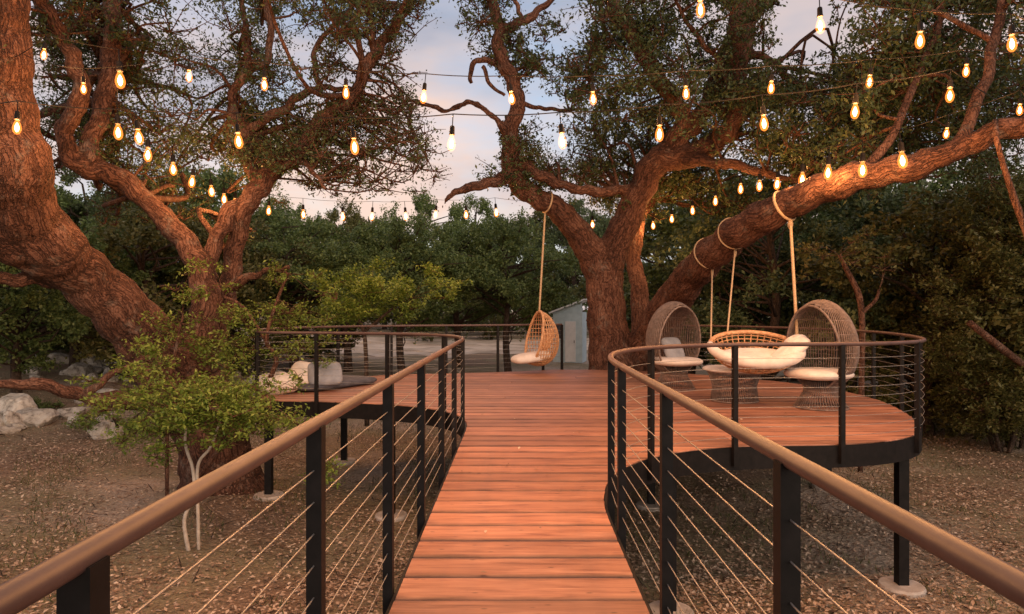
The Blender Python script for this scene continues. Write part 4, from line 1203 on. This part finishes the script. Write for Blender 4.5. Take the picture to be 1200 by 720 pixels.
def wood_tree(px, Y, top, k):
    mt, mc, H = PROTO[k]
    x = (px - CX) / F * Y; gz = ground_h(x, Y)
    h = EYE + (CY - top) / F * Y - gz
    s = h / H
    root = thing('woodland_tree', (x, Y, gz), KIND[k] + ' ' + zone(px, Y), 'tree', KIND[k] + 's ' + zone(px, Y), random.uniform(0, 6.28))
    sx = max(0.75, min(1.5, s * random.uniform(0.95, 1.25)))
    root.scale = (sx, sx, s)
    link('trunk', mt, None, root); link('crown', mc, None, root)
spec = []
# (px, Y, top pixel, kind)
for px in range(-150, 330, 62): spec.append((px + random.uniform(-20, 20), random.uniform(26, 36), random.uniform(150, 215), random.choice([0, 2, 4, 1])))
for px in range(290, 640, 42): spec.append((px + random.uniform(-14, 14), random.uniform(60, 68), random.uniform(222, 256), random.choice([0, 1, 3, 4])))
spec += [(345, 29, 250, 2), (408, 31, 258, 2), (472, 30, 250, 2), (540, 34, 256, 2), (596, 32, 248, 2), (375, 33, 300, 3), (505, 52, 330, 3), (575, 56, 335, 3)]
for px in range(620, 820, 50): spec.append((px + random.uniform(-14, 14), random.uniform(58, 66), random.uniform(205, 250), random.choice([1, 4, 0])))
for px in range(810, 1320, 58): spec.append((px + random.uniform(-16, 16), random.uniform(21, 30), random.uniform(170, 215), random.choice([0, 1, 2, 3, 4])))
for px in (1090, 1180, 1290, 1400): spec.append((px, random.uniform(15.5, 18), random.uniform(200, 240), random.choice([3, 1])))
spec += [(905, 20, 190, 4), (20, 21, 230, 0), (-90, 17, 170, 2), (300, 28, 262, 3), (170, 24, 225, 3)]
for px in (-430, -350, -270, -205): spec.append((px, random.uniform(26, 38), random.uniform(150, 210), random.choice([0, 2, 4])))
for s_ in spec: wood_tree(*s_)

# the far wood that closes the horizon, one dark mass
def far_wood():
    cents = []
    for k in range(430):
        a = RNG.uniform(-1.25, 1.25); R = RNG.uniform(62, 100)
        x, y_ = R * sin(a), R * cos(a)
        h = RNG.uniform(4, 8.5) * R / 80
        for z in np.arange(0.5, h, 1.5):
            c = np.array([x + RNG.normal() * 0.8, y_ + RNG.normal() * 0.8, ground_h(x, y_) + z])
            cents.append(c + RNG.normal(size=(34, 3)) * np.array([1.3, 1.3, 0.8]) * (1.1 - 0.5 * z / h))
    C = np.concatenate(cents)
    V = leaf_arrays(C, RNG.uniform(.6, 1.3, len(C)) * 0.5, 1.7)
    o = link('far_wood', leaf_mesh('far_wood', V), M['leaf_cedar'])
    tag(o, 'dark distant belt of woodland closing the horizon', 'wood', kind='stuff')
far_wood()

# ------------------------------------------------------------------ fallen leaves and tufts
def litter():
    n = 300000
    r = RNG.uniform(0, 1, n) ** 1.35
    Y = 1.0 + r * 24
    X = RNG.uniform(-1, 1, n) * (Y * 0.85 + 1.0)
    dens = 0.5 + 0.5 * np.sin(X * 0.9 + 1.2 * np.sin(Y * 0.6)) * np.sin(Y * 0.8 + 0.7 * X)
    dens = np.clip(dens + 0.25 * np.sin(X * 2.7 + 2 * np.sin(Y * 1.9)), 0, 1) ** 1.5
    keep = RNG.uniform(0, 1, n) < 0.22 + 0.78 * dens
    X, Y = X[keep], Y[keep]
    Z = np.array([ground_h(a, b2) for a, b2 in zip(X, Y)]) + RNG.uniform(0.005, 0.04, len(X))
    dx = []
    while len(dx) < 36:
        yy = random.uniform(1.5, 15.5); l_, r_ = spans(yy)[0]
        dx.append((random.uniform(l_ + 0.05, r_ - 0.05), yy, 0.012))
    C = np.concatenate([np.stack([X, Y, Z], 1), np.array(dx)])
    sz = RNG.uniform(0.03, 0.08, len(C)); sz[-36:] *= 0.7
    V = leaf_arrays(C, sz, 1.9, flat=0.9)
    tag(link('fallen_leaves', leaf_mesh('fallen_leaves', V), M['litter']), 'dry brown fallen leaves covering the earth', 'leaves', kind='stuff')
    n = 2600
    Y = 1.5 + RNG.uniform(0, 1, n) * 17; X = RNG.uniform(-1, 1, n) * (Y * 0.85 + 1)
    Z = np.array([ground_h(a, b2) for a, b2 in zip(X, Y)]) + 0.03
    V = leaf_arrays(np.stack([X, Y, Z], 1), RNG.uniform(0.15, 0.5, n), 22, flat=0.95)
    tag(link('fallen_twigs', leaf_mesh('fallen_twigs', V), M['bark_dark']), 'small dead twigs scattered over the leaf litter', 'twigs', kind='stuff')
    n = 26000
    Y = RNG.uniform(4, 20, n); X = RNG.uniform(-1, 1, n) * Y * 0.9
    dens = np.sin(X * 1.3 + 0.4) * np.sin(Y * 0.9 + 0.5 * X) + 0.5 * np.sin(X * 3.1 + Y * 2.3)
    k = dens > 0.35
    X, Y = X[k], Y[k]
    Z = np.array([ground_h(a, b2) for a, b2 in zip(X, Y)]) + 0.05
    C = np.stack([X, Y, Z], 1)
    d = RNG.normal(size=(len(C), 3)) * 0.5; d[:, 2] = 1.0; d /= np.linalg.norm(d, axis=1, keepdims=True)
    w = np.cross(d, RNG.normal(size=(len(C), 3))); w /= np.linalg.norm(w, axis=1, keepdims=True)
    L = RNG.uniform(.07, .16, len(C))[:, None]
    V = np.stack([C - d * L * .5, C + w * .006, C + d * L * .5, C - w * .006], 1).reshape(-1, 3)
    tag(link('grass_tufts', leaf_mesh('grass_tufts', V), M['grass']), 'sparse green grass and weeds between the fallen leaves', 'grass', kind='stuff')
litter()
